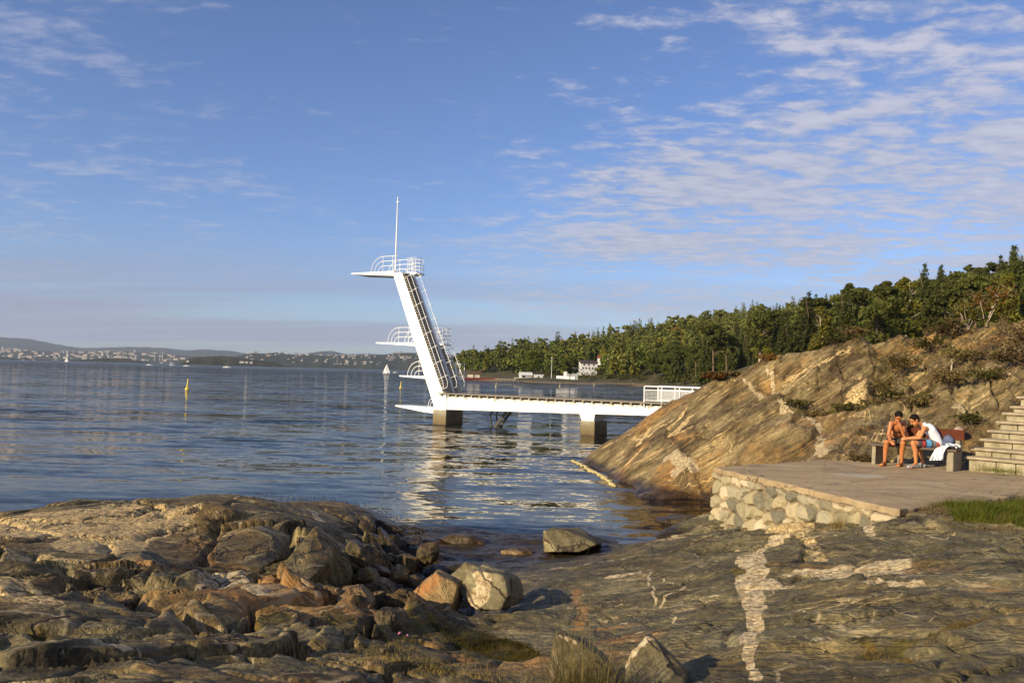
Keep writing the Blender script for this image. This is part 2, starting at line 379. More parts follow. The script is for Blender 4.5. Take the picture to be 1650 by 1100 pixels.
sl_ = g.vm('SCALE', sl_, scale=g.m('MULTIPLY', calm_, g.m('ADD', .72, g.m('ADD', g.m('MULTIPLY', g.step(dist, 24, 60), 1.15), g.m('MULTIPLY', g.step(dist, 70, 600), 2.6)))))
nb = g.vm('NORMALIZE', g.vm('ADD', g.vm('MULTIPLY', sl_, (.55, 1.0, 0)), (0, 0, 1)))
calm = g.noise(wmap(0, .2, 1), .035, 3, .5)
fres = g.n('ShaderNodeFresnel', None, IOR=1.333, Normal=nb)
deep = g.n('ShaderNodeBsdfDiffuse', None, Color=(.020, .022, .018, 1))
trans = g.n('ShaderNodeBsdfTransparent', None, Color=(.50, .40, .24, 1))
body = g.n('ShaderNodeMixShader', None, i0=g.attr('shallow'), i1=deep.outputs[0], i2=trans.outputs[0])
rr = g.m('ADD', .02, g.m('MULTIPLY', g.step(dist, 60, 1500), .12))
gl = g.n('ShaderNodeBsdfGlossy', None, Color=(.84, .80, .74, 1), Roughness=rr, Normal=nb)
ms = g.n('ShaderNodeMixShader', None, i0=fres.outputs[0], i1=body.outputs[0], i2=gl.outputs[0])
g.set(g.o.inputs[0], ms.outputs[0])
M_WATER = m

# ------------------------------------------------------------------ the foreground rock: one height field
def zp(l): return [tuple(atz(px, py, z)) for px, py, z in l]
def dp(l): return [tuple(atd(px, py, d_)) for px, py, d_ in l]
ctrl = zp([(0, 828, 1.22), (100, 814, 1.12), (180, 813, 1.02), (300, 813, .68), (430, 811, .55), (520, 810, .33), (600, 824, .10), (640, 840, -.02),
           (0, 900, 1.38), (200, 900, 1.15), (400, 900, .80), (540, 880, .78), (0, 1000, 1.62), (200, 1000, 1.50), (400, 1000, 1.30), (540, 960, 1.08),
           (600, 1040, 1.2), (600, 930, .35), (0, 1100, 1.88), (300, 1100, 1.82), (550, 1100, 1.62), (640, 875, .12), (700, 868, .10), (700, 850, -.03), (690, 930, .18), (660, 975, .15), (700, 1010, .5),
           (760, 872, .10), (770, 925, .26), (760, 852, -.05), (850, 884, .10), (870, 905, .22), (980, 872, .02), (1080, 862, .05), (1143, 848, .58), (1200, 850, .76),
           (1000, 900, .62), (1100, 900, .82), (1200, 900, 1.1), (1400, 900, 1.45), (1600, 900, 1.70), (900, 960, .6), (1000, 1000, .95), (1150, 1000, 1.22),
           (1400, 1000, 1.58), (1600, 1000, 1.76), (800, 1040, .9), (760, 1000, .66), (900, 1100, 1.38), (1100, 1100, 1.62), (1300, 1100, 1.82), (1600, 1100, 1.93)])
ctrl += [(4.9, 13.3, 1.2), (5.25, 11.9, 1.38), (5.6, 11.2, 1.66), (8.6, 12.6, 1.66), (7.0, 9.9, 1.70), (9.5, 10.5, 1.75), (6.5, 14.5, 1.3), (9.5, 16, 1.45), (7, 17.5, 1.2),
         (3.0, 19, -.35), (3.4, 17.3, -.25), (1.8, 20, -.6), (0, 19.5, -.6), (-1, 21, -.9), (3, 23, -1.2), (-2, 24, -1.5), (6, 21, 0), (10, 20, 1.3), (13, 16, 1.8),
         (-9.5, 15.5, -.6), (-7.5, 17.5, -.7), (-5.5, 21, -.9), (-3.6, 22.5, -1), (-13, 15, -.7), (-17, 13, -.6), (-14, 8, 1.4), (-11, 3, 1.9), (-16, 24, -2), (-6, 30, -2.5), (8, 30, -2),
         (0, -1, 2.0), (-6, -1, 2.1), (6, -1, 2.15), (0, -6, 2.4), (-12, -6, 2.3), (12, -6, 2.5), (13, 4, 2.1), (16, 10, 2.1), (20, 18, 2.2), (20, 28, 2)]
BASE = RBF(ctrl, .8)
def gp(px, py):
    """the point of the bare shore rock under a pixel of the photo"""
    z = 1.0
    for _ in range(12):
        p = atz(px, py, z); z = .5*z+.5*float(BASE(p[0:1], p[1:2])[0])
    return atz(px, py, z)
def shore_h(X, Y, attrs=False):
    z = BASE(X, Y)
    # irregular warp
    wx = X+.35*fbm(X*.7, Y*.7, 3, 21); wy = Y+.35*fbm(X*.7+5, Y*.7, 3, 31)
    xb = .35-.0078*Y*Y
    wl = sstep(xb-X+.25*fbm(X*.5, Y*.5, 3, 11), -.35, .75)
    vis = 1-sstep(Y, 17, 22)
    # left: tilted, broken blocks (layers strike away to the right)
    c, s_ = cos(radians(58)), sin(radians(58)); u = wx*c+wy*s_; v = -wx*s_+wy*c
    f1, f2, hid, ox, oy = voro(u/2.1, v/1.15, 1); e = f2-f1
    tx = (_R[2][hid]-.5)*.36; ty = (_R[3][hid]-.42)*.44; off = (_R[4][hid]-.5)*.22
    blk = (tx*ox*1.2+ty*oy*.95+off*.8)*(.4+.6*sstep(e, 0, .3))
    crack = -(1-sstep(e, .0, .075))*.36
    f1, f2, hid2, ox, oy = voro(u/.66+3, v/.38+7, 2); e2 = f2-f1
    big2 = sstep(fbm(X*.6, Y*.6, 3, 5), -.25, .25)
    blk2 = ((_R[2][hid2]-.5)*.60*ox+(_R[3][hid2]-.45)*.80*oy)*.6+(_R[5][hid2]-.5)*.13
    cr2 = -(1-sstep(e2, 0, .10))*.11
    f1, f2, hid3, ox, oy = voro(u/.21, v/.14, 3)
    blk3 = (_R[2][hid3]-.5)*.05+((_R[3][hid3]-.5)*ox+(_R[4][hid3]-.5)*oy)*.09-(1-sstep(f2-f1, 0, .12))*.02
    small = sstep(fbm(X*.9+4, Y*.9, 3, 15), 0.0, .4)
    L = blk+crack+(blk2+cr2)*(.35+.75*big2)+blk3*small
    L += .05*fbm(u*1.2, v*4, 5, 41)
    pr = gp_pale; dq = np.hypot((X-pr[0])/4.2, (Y-pr[1])/2.4); L = L*(.16+.84*sstep(dq, .55, 1.05)); L = L*(1-.86*sstep(Y, 11.8, 14.2))*(.5+.5*sstep(Y, 6, 9))
    # right: glacier-smoothed slab with low ledges running along the layers
    q = wy*1.0+wx*.10+.5*fbm(X*.35, Y*.6, 3, 51)
    lf = q*1.15+z*1.5; fr = lf-np.floor(lf); hl = _R[3][np.floor(lf).astype(int) & 511]
    ledge = (sstep(fr, 0, .16)-fr)*(.03+.11*hl)
    lf2 = q*4.1+3; fr2 = lf2-np.floor(lf2); ledge2 = (sstep(fr2, 0, .15)-fr2)*.022*(.3+_R[2][np.floor(lf2).astype(int) & 511])
    rightm = sstep(X-(.9+.22*(Y-6)), -.6, 1.2)
    Rr = ledge*(.10+.9*rightm)+ledge2*(.15+.85*rightm)
    Rr *= .75
    Rr += .085*fbm(X*.45, Y*.7, 4, 61)+.030*fbm(X*1.5, Y*3.4, 5, 71)+.02*rightm*ridged(X*2.2, Y*5, 4, 75)
    f1, f2, hid4, ox, oy = voro(wx/1.9+9, wy/.9, 6)
    Rr += -(1-sstep(f2-f1, 0, .05))*.05*rightm+(_R[2][hid4]-.5)*.10*rightm
    # the gully between the two
    gy = sstep(Y, 8.2, 10)*(1-sstep(Y, 16.5, 18.5)); gd = np.abs(X-(xb-.55)); gm = gy*(1-sstep(gd, .25, 1.2))
    f1, f2, hid5, ox, oy = voro(wx/.42, wy/.5, 8)
    rub = (_R[2][hid5]-.5)*.36+((_R[3][hid5]-.5)*ox+(_R[4][hid5]-.5)*oy)*.5-(1-sstep(f2-f1, 0, .2))*.16
    Rr += .012*fbm(X*6, Y*6, 4, 85)
    z2 = z+vis*(L*wl+Rr*(1-wl))+gm*(rub*1.15-.06)+.006*fbm(X*14, Y*14, 3, 81)
    return (z2, wl, gm, rightm, hid) if attrs else z2
gp_pale = gp(60, 850)
NR, NC = 640, 800
r_ = np.exp(np.linspace(np.log(4.6), np.log(36), NR)); u_ = np.linspace(-.80, .80, NC)
RR, UU = np.meshgrid(r_, u_, indexing='ij'); X = UU*(RR*.86+3.4); Y = RR-4.0
Z, wl, gm, rightm, hid = shore_h(X, Y, True)
# painted-by-place masks: veins and stains that belong to the rock
quartz = np.zeros_like(X); pale = np.zeros_like(X); rust = np.zeros_like(X); moss = np.zeros_like(X)
def stroke(arr, pts, w, amp=1.0):
    pp = [gp(*p)[:2] for p in pts]; dd, tt = polydist(X+.07*fbm(X*3, Y*1.1, 3, 91), Y+.07*fbm(X*3+9, Y*1.1, 3, 92), pp)
    w0_, w1_ = w if hasattr(w, '__len__') else (w, w)
    np.maximum(arr, amp*(1-sstep(dd/(w0_+(w1_-w0_)*tt), .55, 1.25)), out=arr)
stroke(quartz, [(1262, 868), (1235, 885), (1212, 905), (1208, 940)], (.16, .17)); stroke(quartz, [(1208, 940), (1216, 965), (1212, 1000)], (.16, .085))
stroke(quartz, [(1212, 1000), (1208, 1050), (1203, 1102)], (.07, .045))
stroke(quartz, [(1270, 935), (1330, 925), (1405, 918)], (.14, .42)); stroke(quartz, [(1330, 938), (1405, 930)], (.14, .34)); stroke(quartz, [(1228, 948), (1262, 955)], .16)
stroke(quartz, [(1405, 950), (1450, 960), (1480, 955)], .06)
stroke(quartz, [(1385, 848), (1402, 870)], .05, .8); stroke(quartz, [(1500, 862), (1528, 858)], .07, .7)
stroke(quartz, [(880, 915), (930, 910), (960, 905)], (.05, .11)); stroke(quartz, [(985, 930), (1020, 922)], (.08, .13), .8)
stroke(quartz, [(1075, 866), (1110, 866)], .09); stroke(quartz, [(1045, 925), (1055, 975)], .018); stroke(quartz, [(1075, 935), (1100, 950), (1065, 975)], .022, .9)
stroke(quartz, [(345, 945), (390, 925), (430, 935)], (.22, .20)); stroke(quartz, [(400, 955), (420, 960)], .13)
stroke(quartz, [(1260, 1000), (1285, 990)], .05, .8); stroke(quartz, [(1310, 1060), (1340, 1035)], .03, .9); stroke(quartz, [(1075, 1008), (1092, 995)], .025)
stroke(quartz, [(520, 838), (500, 822), (485, 818)], .09, .8); stroke(quartz, [(60, 1030), (95, 1042)], .07, .8); stroke(quartz, [(160, 1045), (190, 1060)], .05, .8)
stroke(pale, [(-40, 850), (60, 845), (150, 832), (210, 830)], (1.1, .55)); stroke(pale, [(150, 880), (190, 860), (265, 830)], (.55, .5))
stroke(pale, [(40, 905), (130, 915)], .3, .8); stroke(pale, [(0, 960), (60, 985)], .25, .8); stroke(pale, [(215, 818), (275, 822)], .5)
stroke(pale, [(1090, 868), (1200, 858), (1280, 856)], (.18, .35), .75); stroke(pale, [(1290, 862), (1320, 905)], .12, .5)
stroke(rust, [(928, 950), (938, 1010)], (.07, .06)); stroke(rust, [(965, 1010), (990, 1005), (1020, 1000)], .06, .8); stroke(rust, [(960, 1040), (1010, 1030)], .35, .7)
stroke(rust, [(240, 920), (270, 910)], .35, .8); stroke(rust, [(480, 975), (590, 985)], .5, .7); stroke(rust, [(330, 880), (350, 900)], .4, .7)
stroke(rust, [(760, 1050), (900, 1080)], .6, .6); stroke(rust, [(830, 880), (870, 895)], .2, .8)
stroke(moss, [(1400, 1062), (1470, 1055), (1540, 1035), (1600, 1018)], .09, .75); stroke(moss, [(130, 1035), (60, 1015)], .08, .7); stroke(moss, [(1380, 1055), (1500, 1070)], .05, .7)
stroke(moss, [(680, 1010), (760, 1035), (840, 1065)], .45, .9); stroke(moss, [(560, 1000), (640, 1060), (720, 1095)], .35, .55); stroke(moss, [(400, 1005), (440, 1000)], .2, .7)
stroke(moss, [(1180, 928), (1190, 935)], .07, .9)
zn = Z+.10*fbm(X*1.2, Y*1.2, 4, 101)
mid_ = sstep(X-(.35-.0078*Y*Y)+.9, -.3, .6)*(1-sstep(X, 1.0, 2.6))
wet = (1-sstep(zn, .10+.1*mid_, .42+.45*mid_))*sstep(Y, 8.5, 11)*(.7+.3*(zn < .3))
wet = np.maximum(wet, gm*.8*(1-sstep(zn, .3, .9)))
moss = np.maximum(moss, .55*gm*(zn < .5))
V = np.stack([X, Y, Z], -1).reshape(-1, 3); F = grid_faces(NR, NC)
cxr = wl.reshape(-1)[F].mean(1)
me = mesh_np('ground', V, F, [M_SHORE, M_BLOCK], True, dict(quartz=quartz, pale=pale, rust=rust, moss=moss, wet=wet), mi=(cxr > .5).astype(int))
obj('ground', me, kind='structure')

# ------------------------------------------------------------------ the big whaleback of rock on the right
dome = dp([(930, 743, 33.4), (985, 782, 27.6), (1060, 803, 23.5), (1140, 808, 23.3),
           (1000, 700, 33), (1060, 660, 32.4), (1130, 625, 31.5), (1160, 610, 31), (1200, 597, 30.2), (1250, 581, 29.5), (1320, 567, 28.8), (1400, 553, 28.2), (1450, 545, 27.8), (1500, 535, 27.2), (1580, 524, 26.5), (1650, 514, 26), (1750, 500, 25),
           (1100, 740, 25.6), (1000, 740, 29.6), (1060, 700, 29), (1150, 700, 26.2), (1150, 655, 29), (1250, 700, 23.6), (1250, 640, 27), (1300, 745, 19.5), (1200, 750, 21.8), (1350, 742, 18.4), (1400, 650, 23), (1450, 690, 20),
           (1450, 610, 24.5), (1600, 600, 22), (1540, 700, 19), (1500, 600, 24), (1300, 640, 26), (1300, 700, 22.3), (1350, 600, 27), (1250, 610, 28.6), (1560, 560, 25), (1640, 560, 23.5), (1400, 745, 18.3), (1390, 715, 19.2), (1500, 660, 21.3), (1560, 640, 20.8), (1650, 620, 20.5), (1340, 660, 24)])
dome += [(2.2, 34.5, -.5), (2.0, 32, -.8), (3.0, 26.5, -.8), (4.3, 22.3, -.9), (5.6, 21.4, -.7), (2.6, 29, -.9), (3, 37, -.9), (5, 38, -.6), (8, 39.5, -.3), (5.5, 34.8, .9), (8, 36, 1.4), (11, 35, 3.0), (12, 42, .9),
         (16, 36, 3.2), (20, 33, 4.4), (18, 44, 1.9), (22, 52, 2.0), (28, 40, 3.6), (26, 24, 6.2), (24, 14, 5), (10.3, 17.6, 1.85), (11.5, 18.3, 2.4), (12.6, 19, 2.9), (14, 16.5, 2.6), (11, 15.5, 1.4), (8.4, 17.4, 1.55), (7.6, 17.8, 1.5), (30, 56, 3), (3, 48, -2.5), (10, 50, -1.2)]
for q_ in dp([(1130, 625, 31.5), (1200, 597, 30.2), (1250, 581, 29.5), (1320, 567, 28.8), (1400, 553, 28.2), (1500, 535, 27.2), (1580, 524, 26.5), (1650, 514, 26)]):
    dome.append((q_[0]+.9, q_[1]+2.6, q_[2]-.55))
DB = RBF([(x, y, z-.05) for x, y, z in dome], 1.0)
def dome_h(X, Y, full=False):
    z = DB(X, Y)
    c, s_ = cos(radians(62)), sin(radians(62))
    wx = X+.5*fbm(X*.3, Y*.3, 3, 121); wy = Y+.5*fbm(X*.3, Y*.3, 3, 123)
    u = wx*c+wy*s_; v = -wx*s_+wy*c+z*.55            # v runs across the layers
    zz = .11*fbm(u*.12, v*.9, 5, 131)+.035*fbm(u*.22, v*3.6, 5, 141, .6)
    lf = v*.75+.4*fbm(u*.2, v*.2, 2, 151); k = np.floor(lf).astype(int); fr = lf-k
    zz += (sstep(fr, 0, .14)-fr)*(.04+.20*_R[2][k & 511])*1.0
    rough = sstep(X-9.2+.25*(Y-22), -1, 3.2)           # broken ground above the bench
    f1, f2, hid, ox, oy = voro(u/1.5, v/.75, 9)
    rg = rough*(.35+.65*(1-sstep(z-.17*X-1.55, 0, .9))); zz += rg*((_R[2][hid]-.5)*.18+(_R[3][hid]-.5)*.5*oy-(1-sstep(f2-f1, 0, .08))*.16)
    f1, f2, hid2, ox, oy = voro(u/.5, v/.3, 10)
    zz += (rough*.8+.08)*((_R[2][hid2]-.5)*.12-(1-sstep(f2-f1, 0, .15))*.05)
    # cracks and the stepped gully with bushes
    for pts, w, a in CR:
        dd, tt = polydist(X+.2*fbm(X, Y, 3, 161), Y+.2*fbm(X+7, Y, 3, 162), pts); zz -= a*(1-sstep(dd/w, .2, 1.2))
    edge = sstep(z, -.4, .6)
    zz = zz*(.25+.75*edge)
    o = z+zz+.008*fbm(X*9, Y*9, 3, 171)
    return (o, rough, hid) if full else o
CR = []
def gd_(px, py, d_): return atd(px, py, d_)[:2]
CR = [([gd_(1230, 590, 29), gd_(1262, 640, 27.5), gd_(1275, 662, 26.6)], .35, .22),
      ([gd_(1285, 668, 25.8), gd_(1340, 650, 24.6), gd_(1420, 640, 23.5), gd_(1500, 615, 23.6)], .9, .38),
      ([gd_(1420, 560, 27.8), gd_(1425, 610, 25.5), gd_(1400, 640, 23.8)], .45, .30),
      ([gd_(1140, 690, 27), gd_(1110, 720, 26.5), gd_(1150, 760, 24)], .30, .16),
      ([gd_(1150, 705, 25.8), gd_(1250, 665, 25.8), gd_(1330, 650, 25)], .3, .20)]
NR2, NC2 = 560, 620
y_ = np.exp(np.linspace(np.log(15.3), np.log(58), NR2)); u_ = np.linspace(.02, .98, NC2)
YY, UU = np.meshgrid(y_, u_, indexing='ij'); X = UU*YY; Y = YY
Z, rough, hid = dome_h(X, Y, True)
quartz = np.zeros_like(X); pale = np.zeros_like(X); rust = np.zeros_like(X); moss = np.zeros_like(X)
def dpnt(px, py):
    """first hit of the pixel's ray with the dome's smooth form"""
    r = ray(px, py); ds = np.linspace(16, 40, 240); xs = r[0]*ds/r[1]; zs = H+r[2]*ds/r[1]; hh = DB(xs, ds); k = np.argmax(zs < hh)
    return np.array([xs[k], ds[k]])
def dstroke(arr, pts, w, amp=1.0):
    pp = [dpnt(*p) for p in pts]; dd, tt = polydist(X+.12*fbm(X*2, Y*2, 3, 91), Y+.12*fbm(X*2+9, Y*2, 3, 92), pp)
    w0_, w1_ = w if hasattr(w, '__len__') else (w, w)
    np.maximum(arr, amp*(1-sstep(dd/(w0_+(w1_-w0_)*tt), .5, 1.3)), out=arr)
dstroke(quartz, [(1234, 592), (1246, 615), (1256, 640)], (.05, .12), .8); dstroke(quartz, [(1175, 613), (1195, 615), (1215, 630), (1232, 643)], (.03, .11), .8)
dstroke(quartz, [(1258, 650), (1275, 665)], .13)
dstroke(quartz, [(1083, 735), (1100, 745), (1118, 752)], (.34, .26), .9); dstroke(quartz, [(1088, 762), (1098, 752)], .22, .9)
dstroke(quartz, [(1320, 715), (1325, 740)], .15, .8); dstroke(quartz, [(1290, 668), (1318, 690), (1322, 715)], .07, .8); dstroke(quartz, [(1545, 662), (1552, 672)], .12, .9)
for a_, b_, w_ in [((1085, 700), (1112, 672), .13), ((1075, 695), (1108, 662), .07), ((1030, 715), (1048, 690), .09), ((1050, 700), (1085, 680), .07), ((990, 768), (1038, 718), .05), ((1090, 700), (1112, 690), .10),
                   ((1150, 720), (1165, 705), .05), ((1020, 712), (1052, 698), .04), ((1280, 625), (1370, 570), .07), ((1260, 622), (1330, 585), .05)]:
    dstroke(pale, [a_, b_], (w_*1.5, w_*.8), .75)
dstroke(pale, [(1370, 645), (1410, 605)], (.5, .3), .6)
dstroke(rust, [(1070, 755), (1078, 800)], .35, .8); dstroke(rust, [(990, 775), (1040, 715)], .28, .7); dstroke(rust, [(1200, 740), (1330, 670)], .9, .3); dstroke(rust, [(1130, 790), (1140, 740)], .6, .45)
dstroke(moss, [(1290, 655), (1360, 650), (1430, 640), (1480, 620)], (.4, .8), .75); dstroke(moss, [(1425, 570), (1428, 610)], .5, .5); dstroke(moss, [(1330, 712), (1400, 705)], .3, .5)
zn = Z+.10*fbm(X*1.2, Y*1.2, 4, 101)
wet = 1-sstep(zn, .06, .34)
moss = np.maximum(moss, rough*.50*sstep(fbm(X*.6, Y*.6, 4, 77), -.15, .3))
V = np.stack([X, Y, Z], -1).reshape(-1, 3)
obj('rock_hill', mesh_np('rock_hill', V, grid_faces(NR2, NC2), M_HILL, True, dict(quartz=quartz, pale=pale, rust=rust, moss=moss, wet=wet)), kind='structure')
DOMEZ = dome_h

# ------------------------------------------------------------------ water surface and seabed
ru = np.r_[np.linspace(-1, 1, 261)*1.3]
yy = np.r_[np.linspace(3, 60, 220), 60*np.exp(np.linspace(.03, 6.2, 90))]
X = ru[None, :]*(yy[:, None]+6); Y = np.repeat(yy[:, None], len(ru), 1)
sh = np.zeros_like(X); near = (Y < 60)
dep = -np.maximum(BASE(X[near], Y[near]), np.where(X[near] > .02*Y[near], DB(X[near], Y[near]), -9))
sh[near] = np.clip(1-sstep(dep, .15, 1.1), 0, .9)*(1-sstep(Y[near], 30, 38))
me = mesh_np('water', np.stack([X, Y, 0*X], -1).reshape(-1, 3), grid_faces(*X.shape), M_WATER, True, dict(shallow=sh))
obj('water', me, kind='structure')
M_BED = simple('seabed_mud', (.04, .035, .02), .9, .3, .2)
MB().add([(-40000, -200, -4), (40000, -200, -4), (40000, 45000, -4), (-40000, 45000, -4)], [(0, 1, 2, 3)]).build('seabed', M_BED, kind='structure')

# ------------------------------------------------------------------ far shores
def forest_mat(name, c1, c2, c3, sc):
    m, g = newmat(name)
    n = g.noise(g.P, sc, 6, .7); n2 = g.noise(g.P, sc*.12, 4, .6)
    g.set(g.b.inputs['Base Color'], g.mix(g.step(n2, .45, .62), g.ramp(n, [(.35, c1), (.62, c2)]), c3))
    g.b.inputs['Roughness'].default_value = .95; g.b.inputs['Specular IOR Level'].default_value = .1
    g.set(g.b.inputs['Normal'], g.bump(n, 1.0, 1.0/sc*1.2))
    return m
M_FARWOOD = forest_mat('far_woodland', (.012, .018, .008), (.05, .058, .022), (.045, .05, .025), .02)
M_ISLE = forest_mat('island_woodland', (.010, .014, .005), (.045, .045, .014), (.06, .05, .02), .06)
M_BLUEHILL = forest_mat('distant_ridge', (.015, .022, .014), (.045, .055, .03), (.04, .045, .03), .006)
def ridge(name, prof, d1, depth, seed, mat_, nx=260, ny=22, rough_=.06, base=None, **kw):
    """a range of hills: skyline given in the photo, crest at distance d1, foot at d1-depth"""
    prof = sorted(prof); xs = np.array([p[0] for p in prof], float); ys = np.array([p[1] for p in prof], float)
    px = np.linspace(xs[0], xs[-1], nx); py = np.interp(px, xs, ys)
    C = np.array([atd(a, b, d1) for a, b in zip(px, py)])
    hgt = C[:, 2]; t = np.linspace(-1, 1, ny)
    X = np.repeat((C[:, 0]/d1)[None], ny, 0); Yd = d1+depth*t[:, None]*(1+.12*fbm(np.linspace(0, 9, nx)+seed, np.full(nx, 2.), 3, seed))[None]
    X = X*Yd; prf = np.cos(t*pi/2)**.8
    Z = np.maximum(hgt, 2)[None]*prf[:, None]*(1+rough_*fbm(X/(depth*.35), Yd/(depth*.35), 5, seed)*(1-prf[:, None]**4*.6))+hgt.mean()*.03*fbm(X/(depth*.06), Yd/(depth*.06), 3, seed+3)*prf[:, None]
    Z = Z-3*(1-prf[:, None])
    me = mesh_np(name, np.stack([X, Yd, Z], -1).reshape(-1, 3), grid_faces(ny, nx), mat_, True)
    obj(name, me, kind='structure')
    return lambda pxx, tt: (lambda j, i: np.array([X[i, j], Yd[i, j], Z[i, j]]))(int(np.clip(round((pxx-xs[0])/(xs[-1]-xs[0])*(nx-1)), 0, nx-1)), int(np.clip(round((tt+1)/2*(ny-1)), 0, ny-1)))
ridge('far_hill', [(-500, 552), (-300, 540), (-100, 543), (0, 543), (50, 546.5), (90, 555), (130, 561), (178, 560), (211, 558.5), (267, 560.5), (300, 564.5), (330, 563), (379, 566), (397, 569.6), (430, 573), (470, 575)], 12500, 2600, 3, M_BLUEHILL)
ridge('far_hill', [(455, 582), (480, 573), (500, 568.5), (518, 565.8), (537, 565.8), (557, 570.5), (580, 570.5), (612, 570.8), (640, 574), (680, 578), (800, 584)], 11000, 1500, 13, M_BLUEHILL, nx=140)
city_at = ridge('city_hill', [(-400, 562), (-150, 563), (0, 562), (60, 566), (120, 567), (200, 567), (260, 570), (300, 573), (340, 577), (360, 582)], 8000, 1500, 5, M_FARWOOD, nx=180)
mid_at = ridge('middle_hill', [(345, 583), (365, 577), (380, 574.3), (408, 568.8), (427, 570), (445, 568.3), (472, 571), (495, 571.5), (525, 573), (560, 572.8), (612, 572), (645, 568.6), (680, 568.8), (720, 572), (760, 575), (800, 577), (850, 583)], 5600, 1500, 7, M_FARWOOD, nx=240, ny=30)
head_at = ridge('low_headland', [(-300, 573), (-100, 576), (0, 576), (40, 577.5), (90, 580), (130, 579), (165, 576.8), (200, 577.5), (222, 580.5), (245, 583.5), (262, 587)], 3600, 160, 9, M_ISLE, nx=200, ny=10, rough_=.12)
isle_at = ridge('wooded_island', [(283, 588.5), (292, 583), (304, 577), (318, 575), (338, 574), (356, 573.5), (374, 574), (385, 577), (400, 579), (420, 581), (440, 583.5), (455, 588), (470, 594)], 3000, 150, 10, M_ISLE, nx=180, ny=10, rough_=.12)

# small houses of the far shores: one gabled block each, a pixel or two in the photo
M_HW = simple('far_white_wall', (.34, .33, .32), .8, .05, 1); M_HC = simple('far_cream_wall', (.36, .31, .25), .8, .1, 1); M_HR = simple('far_roof', (.16, .10, .08), .8, .2, 1)
def far_house(w, l, h, wall):
    b = MB(); b.box((-w/2, -l/2, -3), (w/2, l/2, h), 0)
    r = h*.45; b.add([(-w/2-.4, -l/2-.3, h+.02), (w/2+.4, -l/2-.3, h+.02), (w/2+.4, l/2+.3, h+.02), (-w/2-.4, l/2+.3, h+.02), (-w/2-.4, 0, h+r), (w/2+.4, 0, h+r)], [(0, 1, 5, 4), (2, 3, 4, 5), (0, 4, 3), (1, 2, 5)], 1)
    me = bpy.data.meshes.new('far_house'); me.from_pydata(b.v, [], b.f)
    for q in (wall, M_HR): me.materials.append(q)
    me.polygons.foreach_set('material_index', b.mi); me.update(); return me
FH = [far_house(15, 10, 7, M_HW), far_house(24, 12, 9, M_HW), far_house(14, 11, 7, M_HC), far_house(40, 14, 12, M_HC), far_house(16, 14, 24, M_HW)]
r1 = random.Random(11)
for i in range(230):
    px = 395+350*r1.random(); t = -.9+.75*r1.random()**.8
    if r1.random() < .45: px = 600+80*r1.gauss(0, .6)
    if fbm(np.array([px*.03]), np.array([t*2.]), 3, 5)[0] < -.18: continue
    if px > 770 or px < 392: continue
    p = mid_at(px, t); k = r1.choice([0, 0, 1, 2, 2])
    o = obj('hillside_house', FH[k], loc=p+[r1.uniform(-8, 8), r1.uniform(-8, 8), -1], label='tiny %s house among the woods on the hillside across the fjord' % ('white' if k < 2 else 'cream'), cat='house', group='houses on the hillside across the fjord, %s' % ('white' if k < 2 else 'cream'))
    o.rotation_euler = (0, 0, r1.uniform(-.5, .5)); s_ = r1.uniform(.45, .95); o.scale = (s_, s_, s_)
for i in range(150):
    px = -10+300*r1.random(); t = -.97+.75*r1.random()**1.3; p = city_at(px, t); k = r1.choice([1, 2, 3, 3, 4, 3])
    o = obj('city_building', FH[k], loc=p+[r1.uniform(-25, 25), 0, -1], label='pale block of the hazy town below the distant ridge, %s' % ('white walled' if k in (1, 4) else 'cream walled'), cat='building', group='buildings of the distant town, %s' % ('white' if k in (1, 4) else 'cream'))
    o.rotation_euler = (0, 0, r1.uniform(-.3, .3)); s_ = r1.uniform(.5, 1.1); o.scale = (s_*1.1, s_, s_)
for i, (px, hh) in enumerate([(249, 60), (256, 66), (261, 72), (274, 58), (222, 45)]):
    p = city_at(px, -.93); b = MB(); b.tube([p, p+[0, 0, hh*.6], p+[0, 0, hh]], [4.5, 3.5, 1.2], 8)
    b.build('harbour_mast', M_HC, None, origin=p, label='thin pale mast above the distant harbour town', cat='mast', group='masts over the distant town')
for i in range(5):
    px = [303, 392, 398, 405, 388][i]; at_ = isle_at; p = at_(px, -.75)
    o = obj('island_cottage', FH[0], loc=p+[0, 0, 2], label='tiny white cottage on the low wooded island', cat='house', group='cottages on the wooded island'); o.scale = (.6, .6, .6)

# ------------------------------------------------------------------ the wooded hill on the right
fh = [tuple(atz(*a)) for a in [(745, 610, .2), (820, 612, .2), (900, 614.5, .2), (960, 617.5, .2), (1035, 620.5, .2)]]
fh += dp([(745, 597, 560), (800, 590, 600), (850, 584, 600), (900, 577, 600), (1000, 561, 600), (1100, 543, 590), (1200, 529, 560), (1300, 523, 520), (1400, 520, 470), (1500, 510, 400), (1600, 492, 330), (1650, 476, 300), (1800, 464, 280),
          (1200, 592, 200), (1400, 574, 150), (1650, 535, 140), (1120, 622, 260), (1150, 585, 330), (900, 600, 480), (1000, 595, 460), (1300, 560, 300), (1500, 540, 230)])
fh += [(-45, 430, -1.5), (-45, 560, -1.5), (-60, 640, -2), (-20, 400, -1.5), (20, 360, -1.5), (50, 320, -1.2), (60, 240, -1), (45, 180, -1.5), (40, 120, -1.2), (30, 80, -1.5), (36, 62, .5), (50, 62, 3), (70, 70, 6), (60, 120, 5), (-20, 750, 0), (100, 750, 10), (250, 750, 24), (400, 500, 40), (300, 250, 34), (180, 120, 24), (110, 70, 12)]
FHB = RBF(fh, 12)
xs = np.linspace(-70, 520, 220); ys = np.linspace(58, 800, 200); X, Y = np.meshgrid(xs, ys)
Zf = FHB(X, Y); Zf = Zf+.9*fbm(X/30, Y/30, 4, 201)*sstep(Zf, 0, 3)
m, g = newmat('forest_floor')
